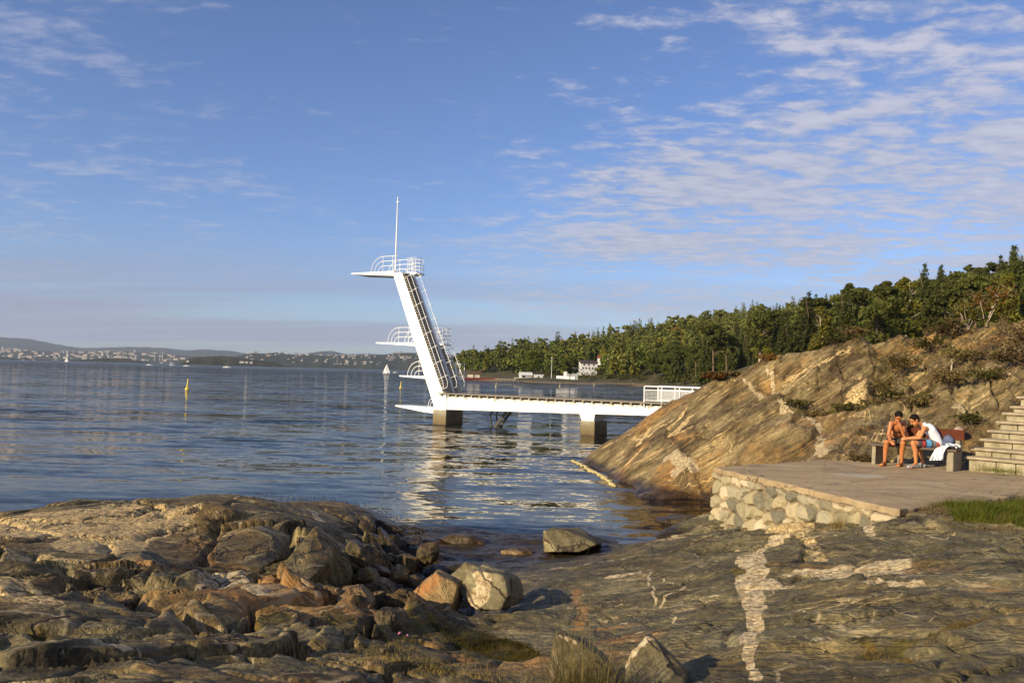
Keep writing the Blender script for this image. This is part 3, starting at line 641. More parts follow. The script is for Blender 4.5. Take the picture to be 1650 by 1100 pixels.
sx = g.n('ShaderNodeSeparateXYZ', None, i0=g.P); n = g.noise(g.P, .35, 6, .7)
shore = g.step(g.m('ADD', sx.outputs[2], g.m('MULTIPLY', n, 2.0)), 1.1, 1.6)
g.set(g.b.inputs['Base Color'], g.mix(shore, g.ramp(g.noise(g.P, .8, 5, .7), [(.35, (.10, .055, .02)), (.6, (.30, .21, .11))]), g.ramp(n, [(.35, (.025, .028, .008)), (.65, (.08, .065, .02))])))
g.b.inputs['Roughness'].default_value = .9
M_FLOOR = m
obj('forest_hill', mesh_np('forest_hill', np.stack([X, Y, Zf], -1).reshape(-1, 3), grid_faces(*X.shape), M_FLOOR, True), kind='structure')
def fhz(x, y): 
    z = FHB(np.array([x]), np.array([y])); return float((z+.9*fbm(np.array([x/30]), np.array([y/30]), 4, 201)*sstep(z, 0, 3))[0])

# trees -----------------------------------------------------------
def leaf_mat(name, c1, c2, var=.18, rough=.7):
    m, g = newmat(name)
    oi = g.n('ShaderNodeObjectInfo').outputs['Random']; co = g.n('ShaderNodeTexCoord').outputs['Object']
    n = g.noise(co, .9, 4, .7)
    f = g.m('ADD', g.m('MULTIPLY', n, .6), g.m('MULTIPLY', oi, .4), clamp=True)
    base = g.ramp(f, [(.25, c1), (.85, c2)])
    hs = g.n('ShaderNodeHueSaturation', None, Hue=g.m('ADD', .485, g.m('MULTIPLY', oi, .03)), Saturation=1.0, Value=g.m('ADD', 1.0-var, g.m('MULTIPLY', g.m('FRACT', g.m('MULTIPLY', oi, 7.3)), 2*var)), Fac=1.0, Color=base)
    g.set(g.b.inputs['Base Color'], hs.outputs[0]); g.b.inputs['Roughness'].default_value = rough; g.b.inputs['Specular IOR Level'].default_value = .2
    tr = g.n('ShaderNodeBsdfTranslucent', None, Color=hs.outputs[0]); mx = g.n('ShaderNodeMixShader', None, i0=.42, i1=g.b.outputs[0], i2=tr.outputs[0])
    g.set(g.o.inputs[0], mx.outputs[0]); return m
M_BARK = simple('bark', (.12, .075, .045), .9, .35, 4, .4)
M_PALEB = simple('pale_bark', (.42, .34, .25), .8, .3, 6, .3)
ML = dict(spruce=leaf_mat('spruce_needles', (.050, .060, .014), (.13, .138, .030)),
          pine=leaf_mat('pine_needles', (.075, .085, .018), (.19, .19, .038)),
          broad=leaf_mat('broad_leaves', (.050, .072, .010), (.155, .17, .022)),
          birch=leaf_mat('yellowing_leaves', (.10, .095, .012), (.22, .20, .025)),
          autumn=leaf_mat('autumn_leaves', (.12, .060, .010), (.24, .13, .025)),
          bush=leaf_mat('bush_leaves', (.025, .032, .006), (.10, .085, .016)),
          dry=leaf_mat('dry_leaves', (.085, .060, .018), (.21, .15, .05)),
          grass=leaf_mat('green_grass', (.09, .12, .010), (.30, .31, .04), .2),
          drygrass=leaf_mat('dry_grass', (.14, .09, .02), (.38, .25, .09), .2),
          straw=leaf_mat('straw_grass', (.20, .17, .05), (.48, .40, .18), .2),
          mossgrass=leaf_mat('short_mossy_grass', (.05, .045, .006), (.16, .12, .015), .2))
def cards(c, s, r, flat=.0, up=None):
    """leaf-sized faces at points c, size s"""
    n = len(c); a = r.normal(size=(n, 3)); a[:, 2] *= (1-flat); a /= np.linalg.norm(a, axis=1)[:, None]
    b = np.cross(a, r.normal(size=(n, 3))); b /= np.linalg.norm(b, axis=1)[:, None]
    s = np.broadcast_to(s, (n,))[:, None]
    V = np.stack([c-a*s-b*s*.45, c+a*s*.2-b*s*.8, c+a*s+b*s*.2, c-a*s*.1+b*s*.75], 1).reshape(-1, 3)
    return V, np.arange(4*n).reshape(n, 4)
def crown_pts(kind, n, r):
    """points of the foliage for a tree of height 1"""
    if kind == 'spruce':
        nl = 17; P = []
        for k in range(nl):
            t = k/(nl-1); z = .10+.88*t; R = .17*(1-t)**.85+.012; nb = int(5+7*(1-t))
            for j in range(nb):
                a = 2*pi*(j+r.random())/nb; rr = R*(.7+.5*r.random()); m_ = max(2, int(n/(nl*9)*(1.6-t)))
                q = r.random(m_)**.6; P.append(np.stack([cos(a)*rr*q, sin(a)*rr*q, z-.05*q*(1-t)+.012*r.normal(size=m_)], 1)+r.normal(size=(m_, 3))*.010)
        return np.concatenate(P)
    if kind == 'pine': blobs = [((r.normal()*.10), (r.normal()*.10), .42+.5*r.random(), .06+.06*r.random()) for _ in range(16)]+[(0, 0, .88, .08)]
    elif kind == 'birch': blobs = [((r.normal()*.075*(1.25-z)), (r.normal()*.075*(1.25-z)), z, .05+.055*(1.1-z)) for z in np.linspace(.22, .95, 20)]
    else: blobs = [((r.normal()*.13), (r.normal()*.13), .28+.58*r.random(), .09+.07*r.random()) for _ in range(17)]+[(0, 0, .84, .10)]
    P = []
    blobs = [(x*1.15, y*1.15, z, R*r.uniform(.55, 1.15)) for x, y, z, R in blobs]+[(x+r.normal()*.05, y+r.normal()*.05, z+r.normal()*.03, R*.45) for x, y, z, R in blobs]
    for (x, y, z, R) in blobs:
        m_ = n//len(blobs); v = r.normal(size=(m_, 3)); v /= np.linalg.norm(v, axis=1)[:, None]; q = R*(.35+.85*r.random(m_)**.7)
        fl = .55 if kind == 'pine' else .85
        P.append(v*q[:, None]*[1, 1, fl]+[x, y, z])
    return np.concatenate(P)
def tree_mesh(kind, h, n, size, seed):
    r = np.random.default_rng(seed); c = crown_pts(kind, n, r)*h
    if kind in ('broad', 'bush'): c[:, :2] *= 1.15
    tz = np.clip(c[:, 2]/h, 0, 1); fs_ = (.42+.75*(1-tz)) if kind == 'spruce' else 1.0
    V, F = cards(c, size*fs_*(.6+.8*r.random(len(c))), r, .35)
    return mesh_np(kind+'_crown', V, F, ML[kind], False)
def trunk_mesh(kind, h, seed, bark):
    r = random.Random(seed); b = MB(); lean = [(r.gauss(0, .012)*h*k, r.gauss(0, .012)*h*k) for k in range(5)]
    hs = [-.6, .2*h, .45*h, .7*h, .93*h]; R = h*.017
    pts = [(lean[k][0], lean[k][1], hs[k]) for k in range(5)]; b.tube(pts, [R*1.3, R, R*.75, R*.45, R*.12], 7)
    for k in range(9):
        t = .35+.5*r.random(); a = r.random()*2*pi; L = h*(.16 if kind != 'spruce' else .08)*(1.15-t)*1.6
        z = t*h; i = min(3, int((t)/.25)); x0 = pts[i][0]; y0 = pts[i][1]
        b.tube([(x0, y0, z), (x0+cos(a)*L*.6, y0+sin(a)*L*.6, z+L*.25), (x0+cos(a)*L, y0+sin(a)*L, z+L*(.55 if kind != 'spruce' else -.1))], [R*.38, R*.22, R*.06], 5)
    me = bpy.data.meshes.new(kind+'_trunk'); me.from_pydata(b.v, [], b.f); me.materials.append(bark); me.polygons.foreach_set('use_smooth', b.sm); me.update(); return me
TREES = {}
for kind, h, size in (('spruce', 17, .30), ('pine', 15, .27), ('broad', 12, .28), ('birch', 13, .25), ('autumn', 9, .24)):
    TREES[kind] = [(tree_mesh(kind, h, 5600, size, 10*v+len(kind)), trunk_mesh(kind, h, v+5, M_PALEB if kind == 'birch' else M_BARK)) for v in range(3)]
KN = dict(spruce='spruce_tree', pine='pine_tree', broad='broadleaf_tree', birch='birch_tree', autumn='autumn_tree')
KL = dict(spruce='dark pointed spruce', pine='olive green pine with layered crown', broad='rounded green broadleaf tree', birch='yellowing birch', autumn='rust orange autumn tree')
r2 = random.Random(5); cand = []; cell = 9.5
for yy_ in np.arange(120, 680, cell):
    for xx_ in np.arange(-45, yy_*.66+20, cell):
        x = xx_+r2.uniform(-3.8, 3.8); y = yy_+r2.uniform(-3.8, 3.8)
        if x < -40 or x/y < -.068 or x/y < (.10 if y < 300 else -9): continue
        cand.append((x, y))
cz = FHB(np.array([c[0] for c in cand]), np.array([c[1] for c in cand]))
cand = [(x, y, z) for (x, y), z in zip(cand, cz) if z > 1.6]
BUILD_PX = [(922, 602, 388, 11), (949, 592, 420, 13), (975, 581, 455, 11), (855, 611, 380, 11)]
def clear(x, y, z):
    for px, py, d_, rad in BUILD_PX:
        b = atd(px, py, d_)
        if math.hypot(x-b[0], y-b[1]) < rad*.6: return False
        if y < d_ and y > d_-22 and abs(x/y-b[0]/d_) < .0115*(rad/13) : return False
    return True
cand = [c for c in cand if clear(*c)]
def kind_at(x, y, z):
    f = fbm(np.array([x/60]), np.array([y/60]), 3, 9)[0]; q = r2.random()
    near_shore = z < 7
    if y < 300: return 'pine' if q < .42 else 'spruce' if q < .84 else 'broad' if q < .95 else 'birch'
    if near_shore: return 'broad' if q < .55 else 'birch' if q < .75 else 'pine' if q < .9 else 'spruce'
    if f > .2: return 'broad' if q < .5 else 'birch' if q < .68 else 'pine'
    return 'spruce' if q < .42 else 'pine' if q < .84 else 'broad' if q < .93 else 'birch' if q < .992 else 'autumn'
cand = [(x, y, z, kind_at(x, y, z)) for x, y, z in cand]
# those on the skyline nearest the right edge are tall; the 300 that show largest are individuals
cand.sort(key=lambda c: c[1]); vis_ = [c for c in cand]
print('trees', len(cand))
first = vis_[:300]; rest = vis_[300:]
for x, y, z, k in first:
    v = r2.randrange(3); s_ = r2.uniform(.78, 1.05)*(.92 if k == 'spruce' else 1); col_ = KN[k]
    zone = 'above the rock ridge at the right' if x/y > .38 else 'on the wooded hill above the bay' if z > 6 else 'near the shore of the bay'
    t = thing(col_, '%s %s' % (KL[k], zone), 'tree', (x, y, z-.3), '%s trees %s' % (KN[k].split('_')[0], zone), r2.random()*6)
    t.scale = (s_, s_, s_)
    obj('crown', TREES[k][v][0], t); obj('trunk', TREES[k][v][1], t)
# the rest of the wood
Vs = []; Fs = []; Ms = []; off = 0; low = {}
kinds = list(KN)
for k in kinds:
    r = np.random.default_rng(77+len(k)); low[k] = []
    h = dict(spruce=16, pine=14, broad=12, birch=12, autumn=9)[k]
    for v in range(3):
        c_ = crown_pts(k, 620, r)*h; Vc, Fc = cards(c_, .62*(.6+.8*r.random(len(c_)))*((.45+.75*(1-c_[:, 2]/h)) if k == 'spruce' else 1), r, .35); low[k].append((Vc, Fc))
for x, y, z, k in rest:
    Vc, Fc = low[k][r2.randrange(3)]; a = r2.random()*6; s_ = r2.uniform(.8, 1.2)
    Rm = np.array([[cos(a), -sin(a), 0], [sin(a), cos(a), 0], [0, 0, 1]])*s_
    Vs.append(Vc@Rm.T+[x, y, z-.3]); Fs.append(Fc+off); off += len(Vc); Ms.append(np.full(len(Fc), kinds.index(k)))
def wood_leaf(name, c1, c2):
    m, g = newmat(name); n = g.noise(g.P, .12, 3, .6); n2 = g.noise(g.P, .9, 3, .6)
    g.set(g.b.inputs['Base Color'], g.ramp(g.m('ADD', g.m('MULTIPLY', n, .7), g.m('MULTIPLY', n2, .3)), [(.35, c1), (.65, c2)])); g.b.inputs['Roughness'].default_value = .8; g.b.inputs['Specular IOR Level'].default_value = .15; return m
WM = [wood_leaf('wood_spruce', (.050, .060, .014), (.13, .138, .03)), wood_leaf('wood_pine', (.075, .085, .018), (.19, .185, .036)), wood_leaf('wood_broad', (.05, .075, .010), (.155, .17, .022)), wood_leaf('wood_birch', (.09, .09, .012), (.20, .18, .022)), wood_leaf('wood_autumn', (.12, .045, .008), (.22, .09, .016))]
obj('woodland', mesh_np('woodland', np.concatenate(Vs), np.concatenate(Fs), WM, False, mi=np.concatenate(Ms)), kind='stuff', label='dense mixed wood covering the hill behind the bay', cat='woodland')
# undergrowth along the far bay shore
r = np.random.default_rng(4); pts = []
for i in range(900):
    px = r.uniform(742, 1160); dd = r.uniform(330, 470) if px < 1040 else r.uniform(215, 330); x = (px-825)/FP*dd; z = fhz(x, dd)
    if 1.2 < z < 9 and not (833 < px < 932 and dd < 392) and not (745 < px < 833 and dd < 400): pts.append(np.array([x, dd, z+.3])+r.normal(size=(26, 3))*[1.6, 1.3, .8])
pts = np.concatenate(pts); pts[:, 2] += .6
Vc, Fc = cards(pts, .42, r, .3)
obj('undergrowth', mesh_np('undergrowth', Vc, Fc, ML['bush'], False), kind='stuff', label='low green scrub along the far shore of the bay', cat='scrub')

# ------------------------------------------------------------------ buildings and jetties on the bay shore
M_ROOFD = simple('dark_roof', (.05, .035, .035), .8, .2, 2); M_ROOFR = simple('red_roof', (.22, .05, .03), .8, .2, 2); M_GLASS = simple('window_glass', (.03, .035, .04), .15, .1, 2)
M_HOUSEW = simple('white_boarding', (.58, .57, .55), .7, .04, 3); M_PALEST = simple('pale_stone', (.45, .40, .32), .85, .3, .8, .3)
def house(px, py, d_, w, dp_, h, rf, roofm, name, label, nwin, rz=.0, overhang=.6, base_drop=5, cat='house', sc3=.58):
    p = atd(px, py, d_); t = thing(name, label, cat, tuple(p), None, rz)
    b = MB(); b.box((-w/2, 0, -base_drop), (w/2, dp_, h)); b.add([(-w/2, .02, h), (w/2, .02, h), (w/2, dp_-.02, h), (-w/2, dp_-.02, h), (-w/2+.02, dp_/2, h+rf*.93), (w/2-.02, dp_/2, h+rf*.93)], [(0, 4, 3), (1, 2, 5)])
    b.build('wall', M_HOUSEW, t, origin=(0, 0, 0))
    b = MB(); o_ = overhang
    for sgn in (0, 1):
        y0 = -o_ if sgn == 0 else dp_+o_; zz = h-o_*rf/(dp_/2)
        q = [(-w/2-o_, y0, zz), (w/2+o_, y0, zz), (w/2+o_, dp_/2, h+rf), (-w/2-o_, dp_/2, h+rf)]
        if sgn: q = q[::-1]
        b.hexa(q, [(x, y, z+.25) for x, y, z in q])
    b.build('roof', roofm, t, origin=(0, 0, 0))
    for x0, z0, ww, hh in nwin:
        f = MB().box((x0-.12, -.06, z0-.12), (x0+ww+.12, .0-.003, z0+hh+.12)).build('window', M_HOUSEW, t, origin=(0, 0, 0))
        MB().box((x0, -.09, z0), (x0+ww, -.062, z0+hh)).build('pane', M_GLASS, f, origin=(0, 0, 0))
    t.scale = (sc3,)*3
    return t
house(922, 604, 388, 10, 8, 4.2, 1.9, M_HOUSEW, 'boat_house', 'small white gabled pavilion nearest the bay shore, left of the white house', [(-4.2, 1.2, 2.0, 2.2), (-1.6, 1.2, 2.0, 2.2), (1.0, 1.2, 2.4, 2.2)], rz=.25, sc3=.56)
house(949, 596, 420, 15, 9, 6.0, 2.4, M_ROOFD, 'white_house', 'large white two storey house with dark roof among trees above the bay', [(-6, .8, 1.4, 1.6), (-3.2, .8, 1.4, 1.6), (-.4, .8, 1.4, 1.6), (2.5, .8, 1.4, 1.6), (5, .8, 1.4, 1.6), (-5, 3.8, 1.4, 1.4), (-1, 3.8, 1.4, 1.4), (3.5, 3.8, 1.4, 1.4)], rz=.1)
house(975, 582, 455, 17, 9, 3.6, 2.4, M_ROOFR, 'red_roofed_house', 'low white house with red roof highest up among the trees', [(-6, .9, 1.8, 1.5), (-2.5, .9, 1.8, 1.5), (2, .9, 1.8, 1.5), (5.2, .9, 1.8, 1.5)], rz=-.25, sc3=.5)
house(962, 597, 425, 8, 7, 3.6, 2, M_ROOFD, 'white_annexe', 'small dark roofed white annexe right of the white house', [(-2.5, .9, 1.4, 1.4), (.8, .9, 1.4, 1.4)], rz=-.1, sc3=.5)
house(848, 611, 380, 6.5, 4.5, 2.6, 1.3, M_HOUSEW, 'bathing_hut', 'small white gabled hut with dark doorway on the bay shore, left hut', [(-2.3, .3, 1.4, 1.9)], rz=.2, base_drop=1.5, cat='hut', sc3=.8)
house(867, 611, 380, 7, 4, 3.0, .4, M_HOUSEW, 'bathing_hut', 'flat roofed white hut on the bay shore, right of the gabled hut', [(-.4, .6, 1.4, 1.6)], rz=-.05, base_drop=1.5, cat='hut', sc3=.62)
p = atz(840, 613, .3); MB().box((-3, -2, -2), (8, 8, 1.2), M=lambda q: (q[0]+p[0], q[1]+p[1], q[2]+p[2])).build('stone_quay', M_PALEST, None, origin=p, label='low stone quay under the gabled white hut', cat='quay')
a = atd(897, 608.5, 385); b_ = atd(927, 610.5, 372)
MB().bar(a, b_, .5, 2.0).build('shore_wall', M_HOUSEW, None, origin=a, label='long low white wall beside the bay shore', cat='wall')
# flagpole on the far shore
p = atd(888.5, 609, 375); t = thing('flagpole', 'tall thin white flagpole on the far shore of the bay', 'flagpole', tuple(p))
top = atd(888.8, 577, 375); MB().tube([p, (p[0], p[1], top[2])], [.11, .06], 8).build('pole', M_RAIL, t); MB().tube([(p[0], p[1], top[2]), (p[0], p[1], top[2]+.4)], .2, 8).build('finial', M_RAIL, t)
# dark boat shed and moored barge
M_REDB = simple('red_brown_hull', (.14, .035, .02), .7, .2, 2)
p = atz(775, 612.6, 0); t = thing('moored_barge', 'long low reddish barge moored at the far jetty behind the diving tower', 'barge', tuple(p))
b = MB(); Lb = 13.0
b.hexa([(p[0]-Lb*.48, p[1]-1.5, -.3), (p[0]+Lb*.46, p[1]-1.5, -.3), (p[0]+Lb*.46, p[1]+1.5, -.3), (p[0]-Lb*.48, p[1]+1.5, -.3)], [(p[0]-Lb*.5, p[1]-1.9, .95), (p[0]+Lb*.56, p[1]-.5, 1.2), (p[0]+Lb*.56, p[1]+.5, 1.2), (p[0]-Lb*.5, p[1]+1.9, .95)]).build('hull', M_REDB, t)
MB().box((p[0]-5.6, p[1]-1.2, 1.0), (p[0]-.5, p[1]+1.2, 2.2)).build('cabin', M_PALEST, t)
b = MB(); b.box((p[0]-6.2, p[1]-1.7, 3.1), (p[0]+.4, p[1]+1.7, 3.35))
for dx_ in (-5.9, -3, 0): b.box((p[0]+dx_-.08, p[1]-1.5, .9), (p[0]+dx_+.08, p[1]-1.34, 3.1))
b.build('canopy', M_REDB, t)
a = atz(800, 612.8, .25); b_ = atz(835, 614, .25); b = MB().bar((a[0], a[1], .8), (b_[0], b_[1], .8), 2.4, .3)
for k in range(6): q = a+(b_-a)*k/5; b.box((q[0]-.15, q[1]-.9, -2), (q[0]+.15, q[1]-.6, .7))
b.build('jetty', M_WOODG, None, origin=a, label='low timber jetty right of the reddish barge', cat='jetty')
# boulders along the bay shore
r = random.Random(8)
def facet(bm_seed, sx_, sy_, sz_, n=26, sub=2, amp=.04):
    rr = random.Random(bm_seed); bm = bmesh.new()
    for _ in range(n):
        v = Vector((rr.gauss(0, 1), rr.gauss(0, 1), rr.gauss(0, 1))).normalized(); m_ = max(abs(v.x), abs(v.y), abs(v.z)); v = v*(.55+.45/m_*.8)
        bm.verts.new((v.x*sx_/2, v.y*sy_/2, v.z*sz_/2))
    res = bmesh.ops.convex_hull(bm, input=bm.verts); bmesh.ops.delete(bm, geom=[e for e in res['geom_interior'] if isinstance(e, bmesh.types.BMVert)], context='VERTS')
    return finish_rock(bm, sub, amp, bm_seed, min(sx_, sy_, sz_))
def finish_rock(bm, sub, amp, seed, size, bev=.05):
    bmesh.ops.triangulate(bm, faces=bm.faces)
    bmesh.ops.dissolve_limit(bm, angle_limit=.12, verts=bm.verts, edges=bm.edges)
    bmesh.ops.bevel(bm, geom=list(bm.edges), offset=size*bev, segments=2, profile=.6, affect='EDGES', clamp_overlap=True)
    bmesh.ops.triangulate(bm, faces=bm.faces)
    for _ in range(sub): bmesh.ops.subdivide_edges(bm, edges=[e for e in bm.edges if e.calc_length() > size*.10], cuts=1)
    bmesh.ops.triangulate(bm, faces=bm.faces)
    bm.normal_update(); co = np.array([v.co for v in bm.verts]); no = np.array([v.normal for v in bm.verts]); s_ = 2.2/size
    dd = (fbm(co[:, 0]*s_+co[:, 2]*s_*.7, co[:, 1]*s_-co[:, 2]*s_*.6+seed, 5, seed % 9)*amp*size+fbm(co[:, 0]*s_*4+co[:, 2]*s_*2, co[:, 1]*s_*4+co[:, 2]*s_*3, 3, 3)*amp*.5*size)
    for v, k, nn in zip(bm.verts, dd, no): v.co = v.co+Vector(nn)*float(k)
    me = bpy.data.meshes.new('rock'); bm.to_mesh(me); bm.free(); me.polygons.foreach_set('use_smooth', [True]*len(me.polygons))
    for a_ in ('quartz', 'pale', 'rust', 'moss', 'wet'): me.attributes.new(a_, 'FLOAT', 'POINT')
    try: me.shade_auto_smooth
    except Exception: pass
    me.update(); return me

# ------------------------------------------------------------------ diving tower and its footbridge
TB = atz(697, 683, 0); TU = np.array([.8486, -.5290, 0]); TV = np.array([.5290, .8486, 0])
def T(s, t, z): return tuple(TB+TU*s+TV*t+np.array([0, 0, z]))
def ts(px, py, t=0.0):
    r = ray(px, py); o = np.array([0, 0, H]); b = TB+TV*t; k = ((b-o)@TV)/(r@TV); p = o+r*k; return (p-b)@TU, p[2]
def prism(b, poly, t0, t1, mi=0):
    b.hexa([T(s, t0, z) for s, z in poly], [T(s, t1, z) for s, z in poly], mi)
def sl(z): return -.19-(z-1.72)*.4335
def sr(z): return .62-(z-2.15)*.470
tw = thing('diving_tower', 'tall white leaning concrete diving tower standing in the water with four platforms', 'diving tower', T(0, 0, 0))
b = MB(); prism(b, [(0, -3), (1.05, -3), (1.05, .93), (0, .93)], 0, 1.9); b.build('foundation_pier', M_PIER, tw, bevel=.03)
# leaning slab, its upper side cut into steps
NS = 46; poly = [(.12, .98), (1.0, .98), (1.0, 2.04)]
zs = np.linspace(2.04, 9.98, NS+1)
for k in range(NS): poly += [(sr(zs[k]), zs[k]), (sr(zs[k])-.0, zs[k+1]-.02), ]
poly += [(sr(9.98), 9.98), (sl(9.98), 9.98)]
b = MB()
for k in range(NS):
    z0, z1 = zs[k], zs[k+1]
    prism(b, [(sl(z0), z0), (sr(z0)+.03, z0), (sr(z0)+.03, z1-.03), (sl(z1-.03), z1-.03)], 0, 1.0)
b2 = MB(); prism(b2, [(sl(.94), .94), (1.02, .94), (1.02, 2.04), (sl(2.04), 2.04)], 0, 1.88)
for k in range(NS): prism(b2, [(sl(zs[k+1]-.03), zs[k+1]-.03), (sr(zs[k])+.03, zs[k+1]-.03), (sr(zs[k])+.03, zs[k+1]), (sl(zs[k+1]), zs[k+1])], .0, 1.0)
# one clean leaning slab (front profile polygon with the sawtooth)
saw = [(sl(2.045), 2.045)]
for k in range(NS): saw += [(sr(zs[k])+.10, zs[k]+.003), (sr(zs[k])-.02, zs[k+1])]
saw += [(sl(9.98), 9.98)]
b3 = MB(); b3.add([T(s, 0, z) for s, z in saw]+[T(s, 1.0, z) for s, z in saw], [])
n_ = len(saw)
# strips instead of one concave face, so that it triangulates cleanly
for k in range(NS):
    zl0, zl1 = zs[k], zs[k+1]
    q0 = [(sl(zl0), zl0), (sr(zl0)+.10, zl0), (sr(zl0)-.02, zl1), (sl(zl1), zl1)]
    b3.add([T(s, 0, z) for s, z in q0]+[T(s, 1.0, z) for s, z in q0], [(0, 1, 2, 3), (7, 6, 5, 4), (0, 3, 7, 4), (1, 5, 6, 2)] + ([(3, 2, 6, 7)] if k == NS-1 else []))
b3.add([T(s, t_, z) for t_ in (0, 1.88) for s, z in [(sl(.94), .94), (1.02, .94), (1.02, 2.04), (sl(2.04), 2.04)]], [(0, 1, 2, 3), (7, 6, 5, 4), (0, 4, 5, 1), (1, 5, 6, 2), (2, 6, 7, 3), (3, 7, 4, 0)])
b3.build('leaning_column', M_WHITE, tw)
def stair(t0, t1, ztop, name_):
    st = MB()
    for k in range(NS):
        z = zs[k]+.02
        if z > ztop-.1: break
        st.hexa([T(sr(z)-.06, t0, z+.02), T(sr(z)+.24, t0, z+.02), T(sr(z)+.24, t1, z+.02), T(sr(z)-.06, t1, z+.02)], [T(sr(z)-.06, t0, z+.065), T(sr(z)+.24, t0, z+.065), T(sr(z)+.24, t1, z+.065), T(sr(z)-.06, t1, z+.065)])
    return st.build(name_, M_TREAD, tw)
s1 = stair(.04, .86, 10.0, 'staircase')
b = MB(); prism(b, [(sr(2.06)+.0, 2.06), (sr(2.06)+.34, 2.06), (sr(9.95)+.34, 9.95), (sr(9.95), 9.95)], .88, .99); b.build('stringer', M_GREYS, s1)
s2 = stair(1.16, 1.86, 5.1, 'staircase')
b = MB(); prism(b, [(sr(2.06)-.28, 2.06), (sr(2.06)+.0, 2.06), (sr(5.05)+.0, 5.05), (sr(5.05)-.28, 5.05)], 1.08, 1.90); b.build('stringer', M_GREYS, s2)
# platforms
def platform(s0, s1_, zt, th0, th1, t1=1.9, right=None):
    b = MB(); prism(b, [(s0, zt-th0), (s1_, zt-th1), (s1_, zt), (s0, zt)], 0, t1)
    if right: b.hexa([T(s1_+.01, 1.04, zt-.20), T(right, 1.04, zt-.14), T(right, 2.0, zt-.14), T(s1_+.01, 2.0, zt-.20)], [T(s1_+.01, 1.04, zt-.003), T(right, 1.04, zt-.003), T(right, 2.0, zt-.003), T(s1_+.01, 2.0, zt-.003)])
    return b.build('platform', M_WHITE, tw)
p10 = platform(-7.5, sl(10)+.12, 10.10, .09, .34, right=-2.62)
p5 = platform(-5.05, sl(5.25)+.12, 5.27, .08, .24, right=-.18)
p3 = platform(-2.9, sl(3.05)+.12, 3.08, .08, .18)
b = MB(); b.hexa([T(-.05, 1.92, 2.95), T(.68, 1.92, 2.95), T(.68, 2.5, 2.95), T(-.05, 2.5, 2.95)], [T(-.05, 1.92, 3.08), T(.68, 1.92, 3.08), T(.68, 2.5, 3.08), T(-.05, 2.5, 3.08)]); b.build('landing', M_WHITE, tw)
b = MB(); prism(b, [(-3.25, 1.0), (-.9, .74), (.30, .66), (.30, 1.06), (-3.25, 1.08)], .10, 1.45); b.build('platform', M_WHITE, tw)
# railings: concentric bends on the water side, straight on the land side
def bend(b, sc, zt, r, t, s_end, hgt, rad=.022, ratio=1.0):
    pts = [T(sc-r*cos(a), t, zt+hgt*sin(a)) for a in np.linspace(0, pi/2, 9)]+[T(s_end, t, zt+hgt)]
    b.tube(pts, rad, 6)
def rail(plat, zt, s_start, s_col, hgt=1.0, R=1.0):
    b = MB(); sc = s_start+R
    for t in (.06, 1.84):
        for f in (1.0, .68, .36): bend(b, sc, zt, R*f, t, s_col, hgt*f)
        for q in np.arange(sc, s_col+.01, .85): b.tube([T(q, t, zt), T(q, t, zt+hgt)], .02, 6)
    return b.build('railing', M_RAIL, plat)
rail(p10, 10.10, -5.75, -3.45, 1.02, 1.05); rail(p5, 5.27, -4.05, -1.7, 1.0, .95); rail(p3, 3.08, -2.25, -.9, .95, .95)
b = MB(); bend(b, -.15, 1.06, .42, .2, .1, .62, .02); bend(b, -.15, 1.06, .26, .2, .1, .4, .018); b.build('railing', M_RAIL, tw)
def backrail(plat, zt, s0, s1_, hgt=1.0, t0=1.06, t1=1.95):
    b = MB()
    for hh in (.28, .52, .76, 1.0): b.tube([T(s0, t0, zt+hh*hgt), T(s1_, t0, zt+hh*hgt), T(s1_, t1, zt+hh*hgt), T(s0-.3, t1, zt+hh*hgt)], .019, 6)
    for s_, t in [(s0, t0), ((s0+s1_)/2, t0), (s1_, t0), (s1_, (t0+t1)/2), (s1_, t1), ((s0+s1_)/2, t1), (s0, t1), (s0-.3, t1)]: b.tube([T(s_, t, zt), T(s_, t, zt+hgt)], .021, 6)
    b.build('railing', M_RAIL, plat)
backrail(p10, 10.10, -3.35, -2.66); backrail(p5, 5.27, -.92, -.22)
b = MB()
for s_, t in [(.28, 1.96), (.64, 1.96), (.64, 2.46), (0, 2.46)]: b.bar(T(s_, t, 3.083), T(s_, t, 3.98), .045)
b.bar(T(0, 1.96, 3.95), T(.64, 1.96, 3.95), .04); b.bar(T(.64, 1.96, 3.95), T(.64, 2.46, 3.95), .04); b.bar(T(.64, 2.46, 3.95), T(0, 2.46, 3.95), .04); b.bar(T(.4, 1.96, 2.04), T(.4, 1.96, 2.947), .06); b.build('railing', M_RAIL, tw)
# stair handrails following the slope
def hand(t, z0, z1, parent):
    b = MB()
    for off in (.36, .74):
        pts = [T(sr(z0)+off*.35, t, z0-.15), T(sr(z0)+off*.8, t, z0-.02), T(sr(z0+.3)+off, t, z0+.3)]+[T(sr(z)+off, t, z) for z in np.linspace(z0+.6, z1, 8)]
        if off > .5: pts += [T(sr(z1+.2)+off-.1, t, z1+.35), T(sr(z1+.3)+off*.4, t, z1+.5)]
        b.tube(pts, .021, 6)
    for z in np.arange(z0+.45, z1, .95): b.tube([T(sr(z)+.02, t, z-.02), T(sr(z)+.78, t, z+.30)], .017, 6)
    b.build('handrail', M_RAIL, parent)
hand(.03, 2.45, 9.6, s1); hand(1.03, 2.45, 9.6, s1); hand(1.90, 2.45, 4.9, s2)
b = MB(); b.tube([T(-3.62, .1, 10.1), T(-3.62, .1, 13), T(-3.62, .1, 15.15)], [.055, .048, .028], 8); b.tube([T(-3.75, .1, 14.8), T(-3.49, .1, 14.8)], .03, 6); b.build('mast', M_RAIL, tw)

